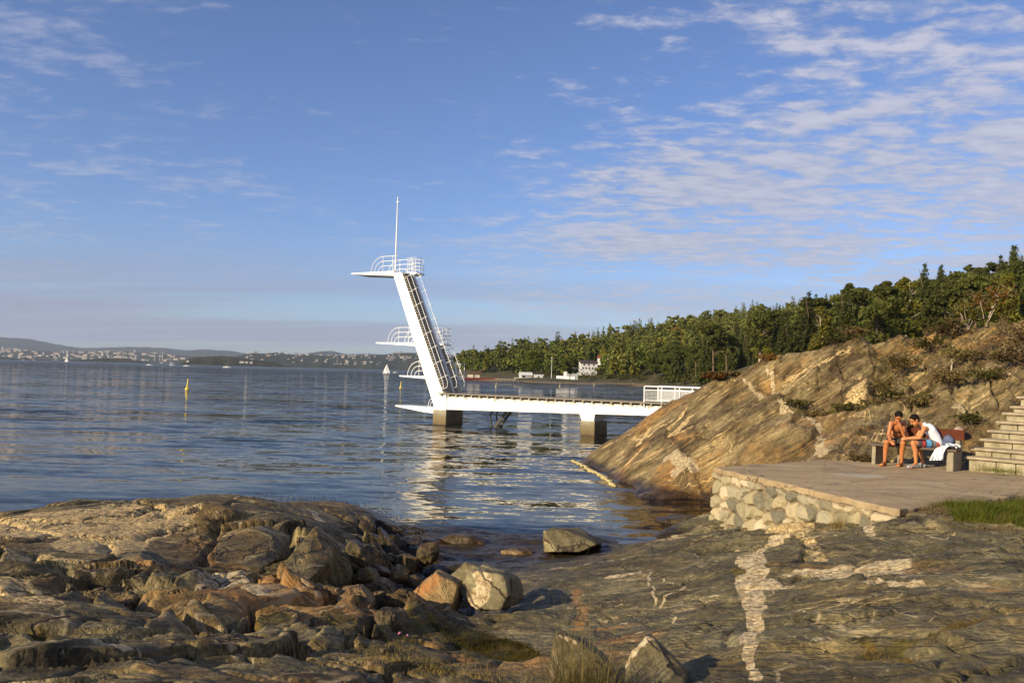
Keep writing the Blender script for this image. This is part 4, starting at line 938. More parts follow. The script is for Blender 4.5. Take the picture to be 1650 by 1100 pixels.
br = thing('footbridge', 'long white concrete footbridge with timber deck running from the diving tower to the rock', 'footbridge', T(1.2, 0, 0))
SE = 23.5
for t0, t1 in ((0, .22), (1.62, 1.84)):
    b = MB(); prism(b, [(1.08 if t0 == 0 else 1.08, .99), (14.74, 1.30), (SE, 1.42), (SE, 1.86), (1.08, 1.86)], t0, t1); b.build('girder', M_GIRD, br)
b = MB(); q = .62
while q < SE:
    b.hexa([T(q, -.14, 1.863), T(q+.11, -.14, 1.863), T(q+.11, 1.96, 1.863), T(q, 1.96, 1.863)], [T(q, -.14, 1.965), T(q+.11, -.14, 1.965), T(q+.11, 1.96, 1.965), T(q, 1.96, 1.965)]); q += .60
b.build('cross_beams', M_CONC, br)
b = MB()
for k in range(13):
    t0 = -.16+k*.165; b.hexa([T(.47, t0, 1.968), T(SE, t0, 1.968), T(SE, t0+.15, 1.968), T(.47, t0+.15, 1.968)], [T(.47, t0, 2.035), T(SE, t0, 2.035), T(SE, t0+.15, 2.035), T(.47, t0+.15, 2.035)])
b.build('timber_deck', M_WOODG, br)
b = MB(); prism(b, [(10.66, -3), (11.58, -3), (11.58, .80), (10.66, .80)], .05, 1.75); pr = b.build('pier', M_PIER, br, bevel=.03)
b = MB(); b.hexa([T(10.72, .10, .803), T(11.50, .10, .803), T(11.50, 1.2, .803), T(10.72, 1.2, .803)], [T(10.60, -.02, 1.235), T(11.62, -.02, 1.235), T(11.62, 1.86, 1.235), T(10.60, 1.86, 1.235)]); b.build('capital', M_WHITE, pr)
# mesh railing near the shore
s0 = ts(1038, 633, -.1)[0]; fr = MB(); ms_ = MB(); b = fr
for t in (-.10, 1.92):
    b.tube([T(s0, t, 2.04), T(s0, t, 2.86), T(s0+.06, t, 2.92), T(SE, t, 2.92)], .032, 8); b.tube([T(s0, t, 2.14), T(SE, t, 2.14)], .02, 6); b.tube([T(s0, t, 2.72), T(SE, t, 2.72)], .02, 6)
    for q in np.arange(s0, SE, 1.02): b.bar(T(q, t, 1.8), T(q, t, 2.92), .055)
    for q in np.arange(s0+.05, SE, .075): ms_.bar(T(q, t+.03, 2.14), T(q, t+.03, 2.72), .009)
    for z in np.arange(2.2, 2.72, .075): ms_.bar(T(s0, t+.03, z), T(SE, t+.03, z), .009)
rl = fr.build('railing', M_RAIL, br); ms_.build('wire_mesh', M_RAIL, rl)
# bathing ladder under the bridge
s0, z0 = ts(821, 662, 1.2); s1_, z1 = ts(801, 684, 1.2)
ld = thing('bathing_ladder', 'dark wet bathing steps with curved iron handrail leading into the water under the footbridge', 'ladder', T(s1_, 1.2, 0))
b = MB()
for t in (.95, 1.55): b.bar(T(s0+.1, t, 1.25), T(s1_-.5, t, -.6), .07, .16)
b.build('stringer', M_DARKM, ld); b = MB()
for k in range(7):
    f = k/6.5; s_ = s0+(s1_-.4-s0)*f; z = 1.1+(-.5-1.1)*f; b.hexa([T(s_-.15, .98, z), T(s_+.12, .98, z), T(s_+.12, 1.52, z), T(s_-.15, 1.52, z)], [T(s_-.15, .98, z+.05), T(s_+.12, .98, z+.05), T(s_+.12, 1.52, z+.05), T(s_-.15, 1.52, z+.05)])
b.build('treads', M_WOODG, ld); b = MB()
sa, za = ts(800, 662, .9); sb, zb = ts(790, 667, .9); sc_, zc = ts(794, 684, .9)
b.tube([T(sa+.3, .9, 1.2), T(sa, .9, 1.15), T(sb+.1, .9, zb+.15), T(sb, .9, zb-.1), T(sb+.08, .9, .35), T(sc_, .9, -.3)], .05, 8); b.tube([T(sa+.3, 1.6, 1.2), T(sa, 1.6, 1.15), T(sb+.1, 1.6, zb+.15), T(sb, 1.6, zb-.1), T(sb+.08, 1.6, .35), T(sc_, 1.6, -.3)], .05, 8)
b.build('handrail', M_DARKM, ld)

# ------------------------------------------------------------------ buoys and boats
M_YEL = simple('yellow_plastic', (.75, .55, .03), .4, .1, 6); M_HULL = simple('white_hull', (.75, .75, .73), .35, .05, 1); M_SAIL = simple('sailcloth', (.82, .81, .78), .8, .05, 1); M_PALEY = simple('pale_yellow_plastic', (.55, .45, .20), .5, .1, 6)
def buoy(px, py, h, label, mat_, group=None):
    p = atz(px, py, 0); t = thing('buoy', label, 'buoy', tuple(p), group); x, y = p[:2]; r = h*.19
    MB().tube([(x, y, -.4*h), (x, y, -.08*h), (x, y, .04*h), (x, y, .15*h), (x, y, .22*h)], [r*.5, r*.95, r, r*.8, r*.3], 14).build('float', mat_, t)
    b = MB(); b.tube([(x, y, .2*h), (x+.05*h, y, .95*h), (x+.053*h, y, h)], [r*.42, r*.2, r*.12], 8); b.tube([(x+.045*h, y, .86*h), (x+.05*h, y, .95*h)], r*.34, 8); b.build('spar', mat_, t)
buoy(301.5, 627.5, 1.45, 'yellow spar buoy standing alone on the open water at the left', M_YEL)
buoy(645.5, 624.5, 1.25, 'yellow buoy just below the lower diving platforms, left of the tower', M_YEL)
buoy(799, 624, 1.05, 'small pale buoy beyond the footbridge, leftmost of the three', M_PALEY, 'small buoys beyond the footbridge')
buoy(902, 622.5, 1.0, 'small pale buoy beyond the footbridge, middle of the three', M_PALEY, 'small buoys beyond the footbridge')
buoy(957, 621.5, 1.0, 'small pale buoy beyond the footbridge, rightmost of the three', M_PALEY, 'small buoys beyond the footbridge')
def boat(px, py, L, mast, label, name='sailboat', sails=True, group=None):
    p = atz(px, py, 0); t = thing(name, label, 'boat', tuple(p), group); x, y = p[:2]; b = MB()
    prof = [(-.5, .14, .10), (-.3, .19, .09), (0, .2, .085), (.3, .13, .10), (.5, .01, .13)]
    for k in range(4):
        a, c_ = prof[k], prof[k+1]
        vs = [(x+q[0]*L, y+sg*q[1]*L*f, zz) for q in (a, c_) for sg, f, zz in ((-1, 1, q[2]*L), (-1, .6, -.05*L), (1, .6, -.05*L), (1, 1, q[2]*L))]
        b.add(vs, [(0, 4, 5, 1), (1, 5, 6, 2), (2, 6, 7, 3), (3, 7, 4, 0)]+([(0, 1, 2, 3)] if k == 0 else []))
    b.build('hull', M_HULL, t); MB().box((x-.25*L, y-.1*L, .09*L), (x+.1*L, y+.1*L, .16*L)).build('cabin', M_HULL, t)
    if mast:
        MB().tube([(x+.08*L, y, .1*L), (x+.08*L, y, mast)], .05, 6).build('mast', M_RAIL, t)
        if sails:
            q = MB()
            for k in range(6):
                f0 = k/6; f1 = (k+1)/6; z0_ = .16*L+(mast*.97-.16*L)*f0; z1_ = .16*L+(mast*.97-.16*L)*f1; w0_ = .52*L*(1-f0)**.8; w1_ = .52*L*(1-f1)**.8; bl0 = .06*L*sin(pi*f0); bl1 = .06*L*sin(pi*f1)
                q.add([(x+.07*L, y, z0_), (x+.07*L-w0_*.5, y-bl0, z0_), (x+.07*L-w0_, y, z0_), (x+.07*L, y, z1_), (x+.07*L-w1_*.5, y-bl1, z1_), (x+.07*L-w1_, y, z1_)], [(0, 1, 4, 3), (1, 2, 5, 4)])
            q.build('mainsail', M_SAIL, t)
            q = MB(); q.add([(x+.48*L, y, .13*L), (x+.14*L, y-.05*L, .15*L), (x+.1*L, y, mast*.85)], [(0, 1, 2)]); q.build('jib', M_SAIL, t)
boat(622.5, 601.8, 5.6, 7.4, 'white sailing boat with full sails left of the diving tower')
boat(637, 600.5, 5.0, 0, 'small white motor boat just right of the sailing boat', 'motor_boat', False)
boat(107, 583, 7, 8, 'white sailing boat under sail before the low headland, farthest left')
boat(366, 592.2, 9, 11, 'sailing boat with bare mast before the right end of the wooded island', sails=False)
for px, py, w in ((301, 590, 'below the left end of the wooded island'), (277, 588.5, 'in the gap between headland and island'), (241, 588.5, 'near the right tip of the low headland'), (38, 580, 'near the left edge of the view'), (55, 580.5, 'second from the left edge of the view')):
    boat(px, py, 7.5, 0, 'tiny white motor boat far out, '+w, 'motor_boat', False)

# ------------------------------------------------------------------ terrace with rubble wall
TZ = 1.75
A = atz(1150, 752.5, TZ); Bc = atz(1448, 822, TZ); Cc = atz(1650, 797, TZ); Dd = atz(1340, 744, TZ); Ee = atz(1556, 757, TZ)
C2 = Bc+(Cc-Bc)*2.2
poly = [A, Bc, C2, C2+np.array([2.0, 5.5, 0]), np.array([11.0, 18.2, TZ]), Ee+[.3, .9, 0], Dd+[.2, .6, 0]]
poly[4] = np.array([Ee[0]+2.2, Ee[1]+1.5, TZ])
ter = thing('stone_terrace', 'brown concrete terrace on a wall of rough rounded field stones beside the water', 'terrace', tuple(A*[1, 1, 0]))
m, g = newmat('worn_concrete')
n1 = g.noise(g.P, .9, 7, .65, .5); n2 = g.noise(g.P, 14, 6, .7); st = g.n('ShaderNodeMapping', None, Vector=g.P); st.inputs['Rotation'].default_value = (0, 0, radians(-20)); st.inputs['Scale'].default_value = (.5, 2.5, 1); n3 = g.noise(st.outputs[0], 1.2, 5, .6)
base = g.ramp(g.m('ADD', g.m('MULTIPLY', n1, .4), g.m('ADD', g.m('MULTIPLY', n2, .25), g.m('MULTIPLY', n3, .35))), [(.36, (.22, .15, .075)), (.52, (.34, .245, .13)), (.66, (.45, .345, .195))])
pc_ = atz(1385, 765, TZ); dv = g.n('ShaderNodeMapping', None, Vector=g.vm('SUBTRACT', g.P, tuple(pc_))); dv.inputs['Rotation'].default_value = (0, 0, radians(12)); dv.inputs['Scale'].default_value = (2.1, 2.9, 0)
pm = g.m('SUBTRACT', 1.0, g.step(g.m('ADD', g.vm('LENGTH', dv.outputs[0]), g.m('MULTIPLY', n1, .35)), 1.05, 1.25)); base = g.mix(g.m('MULTIPLY', pm, .75), base, (.40, .34, .25))
jv = g.n('ShaderNodeTexVoronoi', {'feature': 'DISTANCE_TO_EDGE'}, Vector=g.vm('ADD', g.vm('MULTIPLY', g.P, (.38, .55, 1)), g.vm('SCALE', g.noise(g.P, 1.5, 5, .65, 0, 2, True), scale=.35)), Scale=1.0).outputs['Distance']
ck_ = g.m('SUBTRACT', 1.0, g.step(jv, .002, .010)); base = g.mix(g.m('MULTIPLY', ck_, .75), base, (.07, .045, .025))
base = g.mix(g.m('MULTIPLY', g.step(g.noise(g.P, 1.1, 6, .7, .8), .54, .64), .45), base, (.15, .105, .06))
base = g.mix(g.m('MULTIPLY', g.step(g.noise(st.outputs[0], 2.2, 4, .6), .60, .68), .5), base, (.40, .33, .22))
g.set(g.b.inputs['Base Color'], base); g.b.inputs['Roughness'].default_value = .85; g.set(g.b.inputs['Normal'], g.bump(g.m('ADD', n2, g.m('MULTIPLY', n1, 2)), .5, .02)); M_TERR = m
def offs(p, q, d_): v = np.array([q[1]-p[1], -(q[0]-p[0]), 0]); return v/np.linalg.norm(v)*d_
def rough_prism(poly, z0, z1, name, mat_, parent, step_=.12, amp=.015, seed=1):
    pts = []
    for i in range(len(poly)):
        p, q = np.array(poly[i]), np.array(poly[(i+1) % len(poly)]); L = np.linalg.norm((q-p)[:2]); n = max(1, int(L/step_)); nn = offs(p, q, 1)
        for k in range(n):
            c_ = p+(q-p)*k/n; w = float(fbm(np.array([c_[0]*3]), np.array([c_[1]*3]), 4, seed)[0])*amp; pts.append(c_+nn*(-w))
    ctr = np.mean(pts, 0); n = len(pts); b = MB(); vs = []
    for zz, ins in ((z0, .0), (z1-.02, .0), (z1, .02)):
        for p in pts:
            v = (ctr-p)[:2]; v = v/np.linalg.norm(v); vs.append((p[0]+v[0]*ins, p[1]+v[1]*ins, zz+(float(fbm(np.array([p[0]*2]), np.array([p[1]*2]), 3, seed+2)[0])*amp*.6)))
    fs = [(k*n+i, k*n+(i+1) % n, (k+1)*n+(i+1) % n, (k+1)*n+i) for k in range(2) for i in range(n)]
    fs += [tuple(range(2*n, 3*n)), tuple(range(n))[::-1]]
    b.add(vs, fs); return b.build(name, mat_, parent)
rough_prism(poly, TZ-.09, TZ, 'slab', M_TERR, ter, amp=.05)
m, g = newmat('field_stones')
t_ = g.attr('tone'); n = g.noise(g.P, 9, 6, .7, .4); n2 = g.noise(g.P, 40, 4, .7)
sc_ = g.ramp(g.m('ADD', g.m('MULTIPLY', t_, .8), g.m('MULTIPLY', g.m('SUBTRACT', n, .5), .28)), [(.05, (.13, .115, .075)), (.18, (.25, .21, .12)), (.34, (.33, .27, .15)), (.5, (.28, .245, .165)), (.62, (.38, .31, .18)), (.80, (.50, .40, .26))])
sc_ = g.mix(g.m('MULTIPLY', g.step(n2, .60, .68), .45), sc_, (.48, .42, .30))
mo = g.attr('mortar'); g.set(g.b.inputs['Base Color'], g.mix(mo, sc_, g.ramp(n, [(.35, (.09, .06, .03)), (.65, (.27, .20, .115))]))); g.b.inputs['Roughness'].default_value = .85
g.set(g.b.inputs['Normal'], g.bump(g.m('ADD', n, g.m('MULTIPLY', n2, .4)), .7, .02)); M_STONES = m
Vw = []; Fw = []; tone = []; mort = []; off = 0
def wallface(p, q, z0, z1, seed, inset=.03):
    global off
    L = np.linalg.norm((q-p)[:2]); nx = int(L/.014); nz = int((z1-z0)/.014); s_ = np.linspace(0, L, nx); z = np.linspace(z0, z1, nz); SS, ZZ = np.meshgrid(s_, z)
    a = (SS+.05*fbm(SS*3, ZZ*3, 3, 4))/.30+seed*7; c_ = (ZZ+.05*fbm(SS*3+9, ZZ*3, 3, 6))/.25+seed*3
    f1, f2, hid, ox, oy = voro(a, c_, seed, .62); e = f2-f1
    cap_ = sstep(ZZ+.05*fbm(SS*2, ZZ*0, 3, 2), z1-.05, z1-.01)           # the poured band under the slab
    stone = sstep(e, .05, .34)*(1-cap_)
    dd = stone*(.05+.04*_R[2][hid])+.012*fbm(SS*14, ZZ*14, 4, 8)*1.0+cap_*.05+stone*((_R[3][hid]-.5)*ox+(_R[4][hid]-.5)*oy)*.09
    nrm_ = offs(p, q, 1); dr = (q-p)/L
    P3 = p[None, None]*[1, 1, 0]+dr[None, None]*SS[..., None]+nrm_[None, None]*(dd-inset)[..., None]+ZZ[..., None]*np.array([0, 0, 1])
    # batter: the foot stands out a little
    P3 = P3+nrm_[None, None]*((z1-ZZ)*.06)[..., None]
    Vw.append(P3.reshape(-1, 3)); Fw.append(grid_faces(nz, nx)+off); off += nx*nz
    tone.append(_R[5][hid].ravel()); mort.append(np.maximum(1-sstep(e, .05, .13), cap_).ravel())
wallface(A, Bc, .2, TZ-.085, 2); wallface(Dd+np.array([.2, .6, 0]), A, -.4, TZ-.085, 3); wallface(Bc, C2, 1.1, TZ-.085, 4)
W_ = np.concatenate(Vw)-np.array([A[0], A[1], 0])
obj('rubble_wall', mesh_np('rubble_wall', W_, np.concatenate(Fw), M_STONES, True, dict(tone=np.concatenate(tone), mortar=np.concatenate(mort))), ter)

# ------------------------------------------------------------------ stone steps
m, g = newmat('step_stone')
n = g.noise(g.P, 5, 6, .7); n2 = g.noise(g.P, 30, 4, .7)
g.set(g.b.inputs['Base Color'], g.mix(g.m('MULTIPLY', g.step(n2, .55, .65), .4), g.ramp(n, [(.32, (.16, .125, .07)), (.5, (.29, .245, .15)), (.68, (.40, .35, .23))]), (.20, .15, .09)))
g.b.inputs['Roughness'].default_value = .85; g.set(g.b.inputs['Normal'], g.bump(g.m('ADD', n, n2), .6, .02)); M_STEP = m
M_COP = simple('coping_stone', (.30, .235, .15), .85, .35, 5, .4)
lefts = [(1557.6, 734.6), (1568, 720.6), (1582, 706), (1594, 692), (1608, 678), (1618, 664), (1630, 653.5), (1641, 638)]
E1 = np.array([.66, -.75, 0]); N1 = np.array([-.75, -.66, 0])
stp = None
for k, (px, py) in enumerate(lefts):
    d_ = 16.85+.25*k; p = atd(px, py, d_); z1 = p[2]; z0 = TZ-.05 if k == 0 else atd(*lefts[k-1], d_-.25)[2]-.02
    if stp is None: stp = thing('stone_steps', 'flight of pale masonry steps with thin coping slabs rising at the right edge', 'steps', (p[0], p[1], TZ))
    L = 3.4; b = MB(); rr = random.Random(k); x = 0.04; top_ = z1-.055
    while x < L:
        w = rr.uniform(.28, .55); x1 = min(L, x+w-.018); jj = rr.uniform(0, .015)
        q = [p+E1*x+N1*(jj-.02), p+E1*x1+N1*(rr.uniform(0, .012)-.02), p+E1*x1-N1*.5, p+E1*x-N1*.5]
        b.hexa([(v[0], v[1], z0) for v in q], [(v[0], v[1], top_-.004) for v in q]); x += w
    st_ = b.build('step', M_STEP, stp, bevel=.012)
    b = MB(); q = [p+N1*.05-E1*.03, p+N1*.05+E1*L, p-N1*.42+E1*L, p-N1*.42-E1*.03]; b.hexa([(v[0], v[1], top_) for v in q], [(v[0], v[1], z1) for v in q]); b.build('coping', M_COP, st_, bevel=.012)
    b = MB(); q = [p+N1*-.06+E1*.045, p+E1*L-N1*.06, p+E1*L-N1*.4, p-N1*.4+E1*.045]; b.hexa([(v[0], v[1], z0-.3) for v in q], [(v[0], v[1], top_-.012) for v in q]); b.build('mortar_bed', M_CONC, st_)

# ------------------------------------------------------------------ bench
a0 = atd(1419, 744, 18.05); a1 = atd(1549, 756.7, 16.9); a0[2] = a1[2] = TZ
ex = (a1-a0); BL = np.linalg.norm(ex); ex /= BL; en = np.array([ex[1], -ex[0], 0]); en = en if en[1] < 0 else -en   # faces the water
M_BENCHR = simple('red_brown_plank', (.085, .022, .008), .8, .3, 5, .2, spec=.15); M_BENCHS = simple('dark_plank', (.085, .055, .035), .7, .3, 6, .3); M_BCON = simple('bench_concrete', (.24, .20, .13), .85, .25, 8, .4)
def BP(u, v, z): return tuple(a0+ex*u+en*v+np.array([0, 0, z]))      # v: 0 at the rear, grows to the front
bn = thing('bench', 'bench with red brown plank back and concrete ends behind the two sitting boys', 'bench', tuple(a0))
for u in (.0, BL-.13):
    tk = .08 if u == 0 else .13; b = MB(); pol = [(-.02, -.04), (.50, -.04), (.47, .38), (.14, .38), (.05, .80), (-.07, .80), (-.03, .38)]
    b.hexa([BP(u, v, z) for v, z in pol[:3]+[(-.03, .38)]], [BP(u+tk, v, z) for v, z in pol[:3]+[(-.03, .38)]])
    if u == 0:
        b.hexa([BP(.36, -.03, 0), BP(.44, -.03, 0), BP(.44, .04, 0), BP(.36, .04, 0)], [BP(.36, -.03, .78), BP(.44, -.03, .78), BP(.44, .04, .78), BP(.36, .04, .78)]); b.build('concrete_support', M_BCON, bn, bevel=.012); continue
    b.hexa([BP(u+.003, v, z) for v, z in [(-.03, .382), (.14, .382), (.05, .78), (-.08, .78)]], [BP(u+tk-.003, v, z) for v, z in [(-.03, .382), (.14, .382), (.05, .78), (-.08, .78)]])
    b.build('concrete_support', M_BCON, bn, bevel=.012)
for k in range(3):
    v0 = .15+k*.125; b = MB(); b.hexa([BP(-.08, v0, .385), BP(BL+.06, v0, .385), BP(BL+.06, v0+.115, .385), BP(-.08, v0+.115, .385)], [BP(-.08, v0, .43), BP(BL+.06, v0, .43), BP(BL+.06, v0+.115, .43), BP(-.08, v0+.115, .43)]); b.build('seat_plank', M_BENCHS, bn, bevel=.005)
b = MB(); b.hexa([BP(.30, .082, .60), BP(BL+.08, .082, .60), BP(BL+.08, .115, .60), BP(.30, .115, .60)], [BP(.30, .045, .81), BP(BL+.08, .045, .81), BP(BL+.08, .078, .81), BP(.30, .078, .81)]); b.build('backrest', M_BENCHR, bn, bevel=.004)

# ------------------------------------------------------------------ the two boys
def capsule(b, p, q, r0, r1, seg=14, rings=5):
    """closed tapered capsule"""
    p = Vector(p); q = Vector(q); d_ = q-p; L = d_.length; d_ = d_.normalized() if L > 1e-6 else Vector((0, 0, 1)); u = d_.orthogonal().normalized(); w = d_.cross(u); vs = []; n = 0
    prof = [(-r0*cos(a), r0*sin(a)) for a in np.linspace(.12, pi/2, rings)]+[(L+r1*sin(a), r1*cos(a)) for a in np.linspace(0, pi/2-.12, rings)]
    for h_, r in prof: vs += [p+d_*h_+(u*cos(2*pi*k/seg)+w*sin(2*pi*k/seg))*r for k in range(seg)]
    fs = [(i*seg+k, i*seg+(k+1) % seg, (i+1)*seg+(k+1) % seg, (i+1)*seg+k) for i in range(len(prof)-1) for k in range(seg)]+[tuple(range(seg))[::-1], tuple(range(len(vs)-seg, len(vs)))]
    b.add(vs, fs, 0, True)
def ell(b, c, ax, seg=18, rings=12):
    """ellipsoid with three axis vectors"""
    c = Vector(c); X_, Y_, Z_ = [Vector(a) for a in ax]; vs = []
    for i in range(rings+1):
        th = pi*(.02+.96*i/rings); vs += [c+X_*sin(th)*cos(2*pi*k/seg)+Y_*sin(th)*sin(2*pi*k/seg)+Z_*cos(th) for k in range(seg)]
    fs = [(i*seg+k, (i+1)*seg+k, (i+1)*seg+(k+1) % seg, i*seg+(k+1) % seg) for i in range(rings) for k in range(seg)]+[tuple(range(seg)), tuple(range(len(vs)-seg, len(vs)))[::-1]]
    b.add(vs, fs, 0, True)
def remesh(b, vox, mat_, name, parent, smooth=4, cut=None, **kw):
    me = bpy.data.meshes.new(name); me.from_pydata([Vector(v) for v in b.v], [], b.f); o = bpy.data.objects.new('tmp', me); COL.objects.link(o)
    r = o.modifiers.new('r', 'REMESH'); r.mode = 'VOXEL'; r.voxel_size = vox
    s_ = o.modifiers.new('s', 'SMOOTH'); s_.factor = .5; s_.iterations = smooth
    dg = bpy.context.evaluated_depsgraph_get(); m2 = bpy.data.meshes.new_from_object(o.evaluated_get(dg)); COL.objects.unlink(o); bpy.data.objects.remove(o)
    if cut:
        bm = bmesh.new(); bm.from_mesh(m2)
        for co, no in cut: bmesh.ops.bisect_plane(bm, geom=bm.verts[:]+bm.edges[:]+bm.faces[:], plane_co=Vector(co), plane_no=Vector(no), clear_outer=True)
        bm.to_mesh(m2); bm.free()
    org = Vector(parent.location); m2.transform(Matrix.Translation(-org)); m2.name = name; m2.materials.clear(); m2.materials.append(mat_); m2.polygons.foreach_set('use_smooth', [True]*len(m2.polygons))
    o2 = bpy.data.objects.new(name, m2); return link(o2, parent, **kw)
def skin_mat(name, c_):
    m, g = newmat(name); n = g.noise(g.P, 9, 4, .6); g.set(g.b.inputs['Base Color'], g.ramp(n, [(.3, tuple(v*.86 for v in c_)), (.7, c_)])); g.b.inputs['Roughness'].default_value = .5
    g.b.inputs['Subsurface Weight'].default_value = .12; g.b.inputs['Subsurface Radius'].default_value = (.02, .008, .004); return m
M_SK1 = skin_mat('tanned_skin', (.46, .165, .055)); M_SK2 = skin_mat('light_tanned_skin', (.52, .21, .075)); M_HAIR = simple('black_hair', (.008, .005, .004), .75, .4, 40, .6, spec=.15)
M_VEST = simple('white_cotton', (.80, .78, .80), .85, .04, 20, .2); M_SHOE = simple('grey_canvas_shoe', (.27, .28, .29), .8, .15, 20, .2); M_EYE = simple('dark_eye', (.02, .012, .01), .2, .1, 9)
def V3(*a): return Vector(a)
def J(px, py, d_): return Vector(atd(px, py, d_))
def fingers(b, w, hd, side, curl, sc=1.0):
    """palm plus four bent fingers of unequal length and a thumb. w wrist, hd direction of the hand, side across the palm towards the thumb, curl the way the fingers bend"""
    hd = hd.normalized(); side = (side-hd*side.dot(hd)).normalized(); cu = (curl-hd*curl.dot(hd)-side*curl.dot(side)).normalized()
    pc = w+hd*.045*sc; ell(b, pc, (side*.038*sc, cu*.016*sc, hd*.05*sc), 12, 8)
    for k, (o_, L) in enumerate(((.026, .068), (.009, .076), (-.009, .072), (-.026, .056))):
        p0 = w+hd*.080*sc+side*o_*sc; p1 = p0+(hd*.85+cu*.5).normalized()*L*.42*sc; p2 = p1+(hd*.35+cu*.95).normalized()*L*.34*sc; p3 = p2+(hd*-.15+cu).normalized()*L*.26*sc
        capsule(b, p0-hd*.02*sc, p1, .0088*sc, .0082*sc, 8, 3); capsule(b, p1, p2, .0082*sc, .0076*sc, 8, 3); capsule(b, p2, p3, .0076*sc, .0066*sc, 8, 3)
    p0 = w+hd*.028*sc+side*.030*sc; p1 = p0+(hd*.6+side*.7+cu*.3).normalized()*.034*sc; p2 = p1+(hd*.8+side*.1+cu*.6).normalized()*.030*sc
    capsule(b, p0, p1, .0115*sc, .0095*sc, 8, 3); capsule(b, p1, p2, .0095*sc, .0078*sc, 8, 3)
def foot(b, ank, toe, up=V3(0, 0, 1), r=.035, toes=True):
    f = (toe-ank); f.z = 0; f.normalize(); sd_ = f.cross(up); zt = toe.z
    heel = Vector((ank.x, ank.y, zt+.03))-f*.045; ball = Vector((toe.x, toe.y, zt+.025))-f*.06
    capsule(b, heel, ball, .033, .026); capsule(b, ank, ball+V3(0, 0, .01), .034, .02); capsule(b, ank, heel, .034, .032)
    for s_ in (-.022, .022): capsule(b, ball-f*.02+sd_*s_, ball+sd_*s_*1.1, .022, .02, 10, 3)
    if toes:
        for k, (o_, L, r_t) in enumerate(((.034, .058, .0135), (.014, .056, .010), (-.004, .050, .0095), (-.021, .042, .009), (-.036, .032, .0085))): capsule(b, ball+sd_*o_-V3(0, 0, .008), ball+sd_*o_+f*L-V3(0, 0, .012), r_t, r_t*.9, 8, 3)
def head(b, c_, fwd, up, s_=1.0):
    fwd = fwd.normalized(); sd_ = fwd.cross(up).normalized(); up = sd_.cross(fwd).normalized()
    ell(b, c_+up*.03*s_-fwd*.012*s_, (sd_*.074*s_, fwd*.094*s_, up*.085*s_)); ell(b, c_+fwd*.018*s_-up*.045*s_, (sd_*.056*s_, fwd*.066*s_, up*.068*s_))
    capsule(b, c_+fwd*.055*s_-up*.092*s_, c_+fwd*.058*s_-up*.098*s_, .022*s_, .02*s_, 10, 4)          # chin
    capsule(b, c_+fwd*.086*s_+up*.010*s_, c_+fwd*.104*s_-up*.028*s_, .009*s_, .0135*s_, 10, 4)          # nose
    capsule(b, c_+fwd*.080*s_-up*.058*s_-sd_*.016*s_, c_+fwd*.080*s_-up*.058*s_+sd_*.016*s_, .009*s_, .009*s_, 8, 3)   # lips
    for q in (-1, 1):
        ell(b, c_+sd_*q*.076*s_-up*.008*s_-fwd*.012*s_, (sd_*.010*s_, fwd*.018*s_, up*.030*s_), 10, 8); capsule(b, c_+sd_*q*.030*s_+fwd*.073*s_+up*.030*s_, c_+sd_*q*.045*s_+fwd*.062*s_+up*.030*s_, .010, .009, 8, 3)
    return fwd, sd_, up
def haircap(parent, c_, f, sd_, up, s_, name='hair'):
    b = MB(); ell(b, c_+up*.040*s_-f*.024*s_, (sd_*.084*s_, f*.098*s_, up*.088*s_)); ell(b, c_-f*.055*s_-up*.015*s_, (sd_*.066*s_, f*.048*s_, up*.070*s_))
    r = random.Random(3)
    for k in range(46):
        th = r.uniform(0, 2*pi); ph = r.uniform(.05, 1.25); dv = (sd_*cos(th)*sin(ph)+f*sin(th)*sin(ph)+up*cos(ph)); p0 = c_+up*.04*s_-f*.022*s_+Vector((dv.x, dv.y, dv.z))*.080*s_
        capsule(b, p0, p0+dv*.012+(f*.6-up*.5+sd_*r.uniform(-.5, .5))*.022, .011, .004, 7, 3)
    remesh(b, .006, M_HAIR, name, parent, 2)
    e = MB()
    for q in (-1, 1): ell(e, c_+sd_*q*.031*s_+f*.080*s_+up*.010*s_, (sd_*.012*s_, f*.006*s_, up*.006*s_), 10, 6); capsule(e, c_+sd_*q*.018*s_+f*.084*s_+up*.032*s_, c_+sd_*q*.046*s_+f*.070*s_+up*.032*s_, .005, .004, 6, 3)
    org = parent.location; e.build('eyes', M_EYE, parent)

# boy on the left: bare chest, dark shorts, bare feet, cheek on his hand
P1 = thing('person', 'bare chested boy in dark patterned shorts with bowed head and bare feet', 'person', tuple(J(1443, 748, 17.5)*1.0))
P1.location.z = TZ
j = dict(pel=J(1444, 710.0, 17.70), ab=J(1444.5, 699, 17.66), ch=J(1446, 688.5, 17.56), nb=J(1446.5, 680.5, 17.46), hd=J(1447.6, 671.8, 17.30), sL=J(1435.8, 681.5, 17.47), sR=J(1457.5, 681.5, 17.52), eL=J(1431.5, 701, 17.42), wL=J(1435.5, 709.5, 17.24),
         eR=J(1458.0, 705.5, 17.20), wR=J(1451.0, 687.5, 17.14), hL=J(1438.5, 712.2, 17.66), hR=J(1449.5, 712.8, 17.66), kL=J(1428.8, 712, 17.26), kR=J(1455.3, 713.5, 17.20), aL=J(1425.6, 744.2, 17.36), aR=J(1452.2, 746.2, 17.30))
b = MB()
c = capsule
side1 = (j['sR']-j['sL']).normalized(); fw1 = Vector((-.35, -.93, 0)).normalized()
for p_, wd, dd_, hh in ((j['pel'], .15, .105, .11), (j['ab'], .128, .09, .11), (j['ch'], .150, .10, .13)):
    ax_ = (j['nb']-j['pel']).normalized(); fr_ = side1.cross(ax_).normalized(); ell(b, p_, (side1*wd, fr_*dd_, ax_*hh))
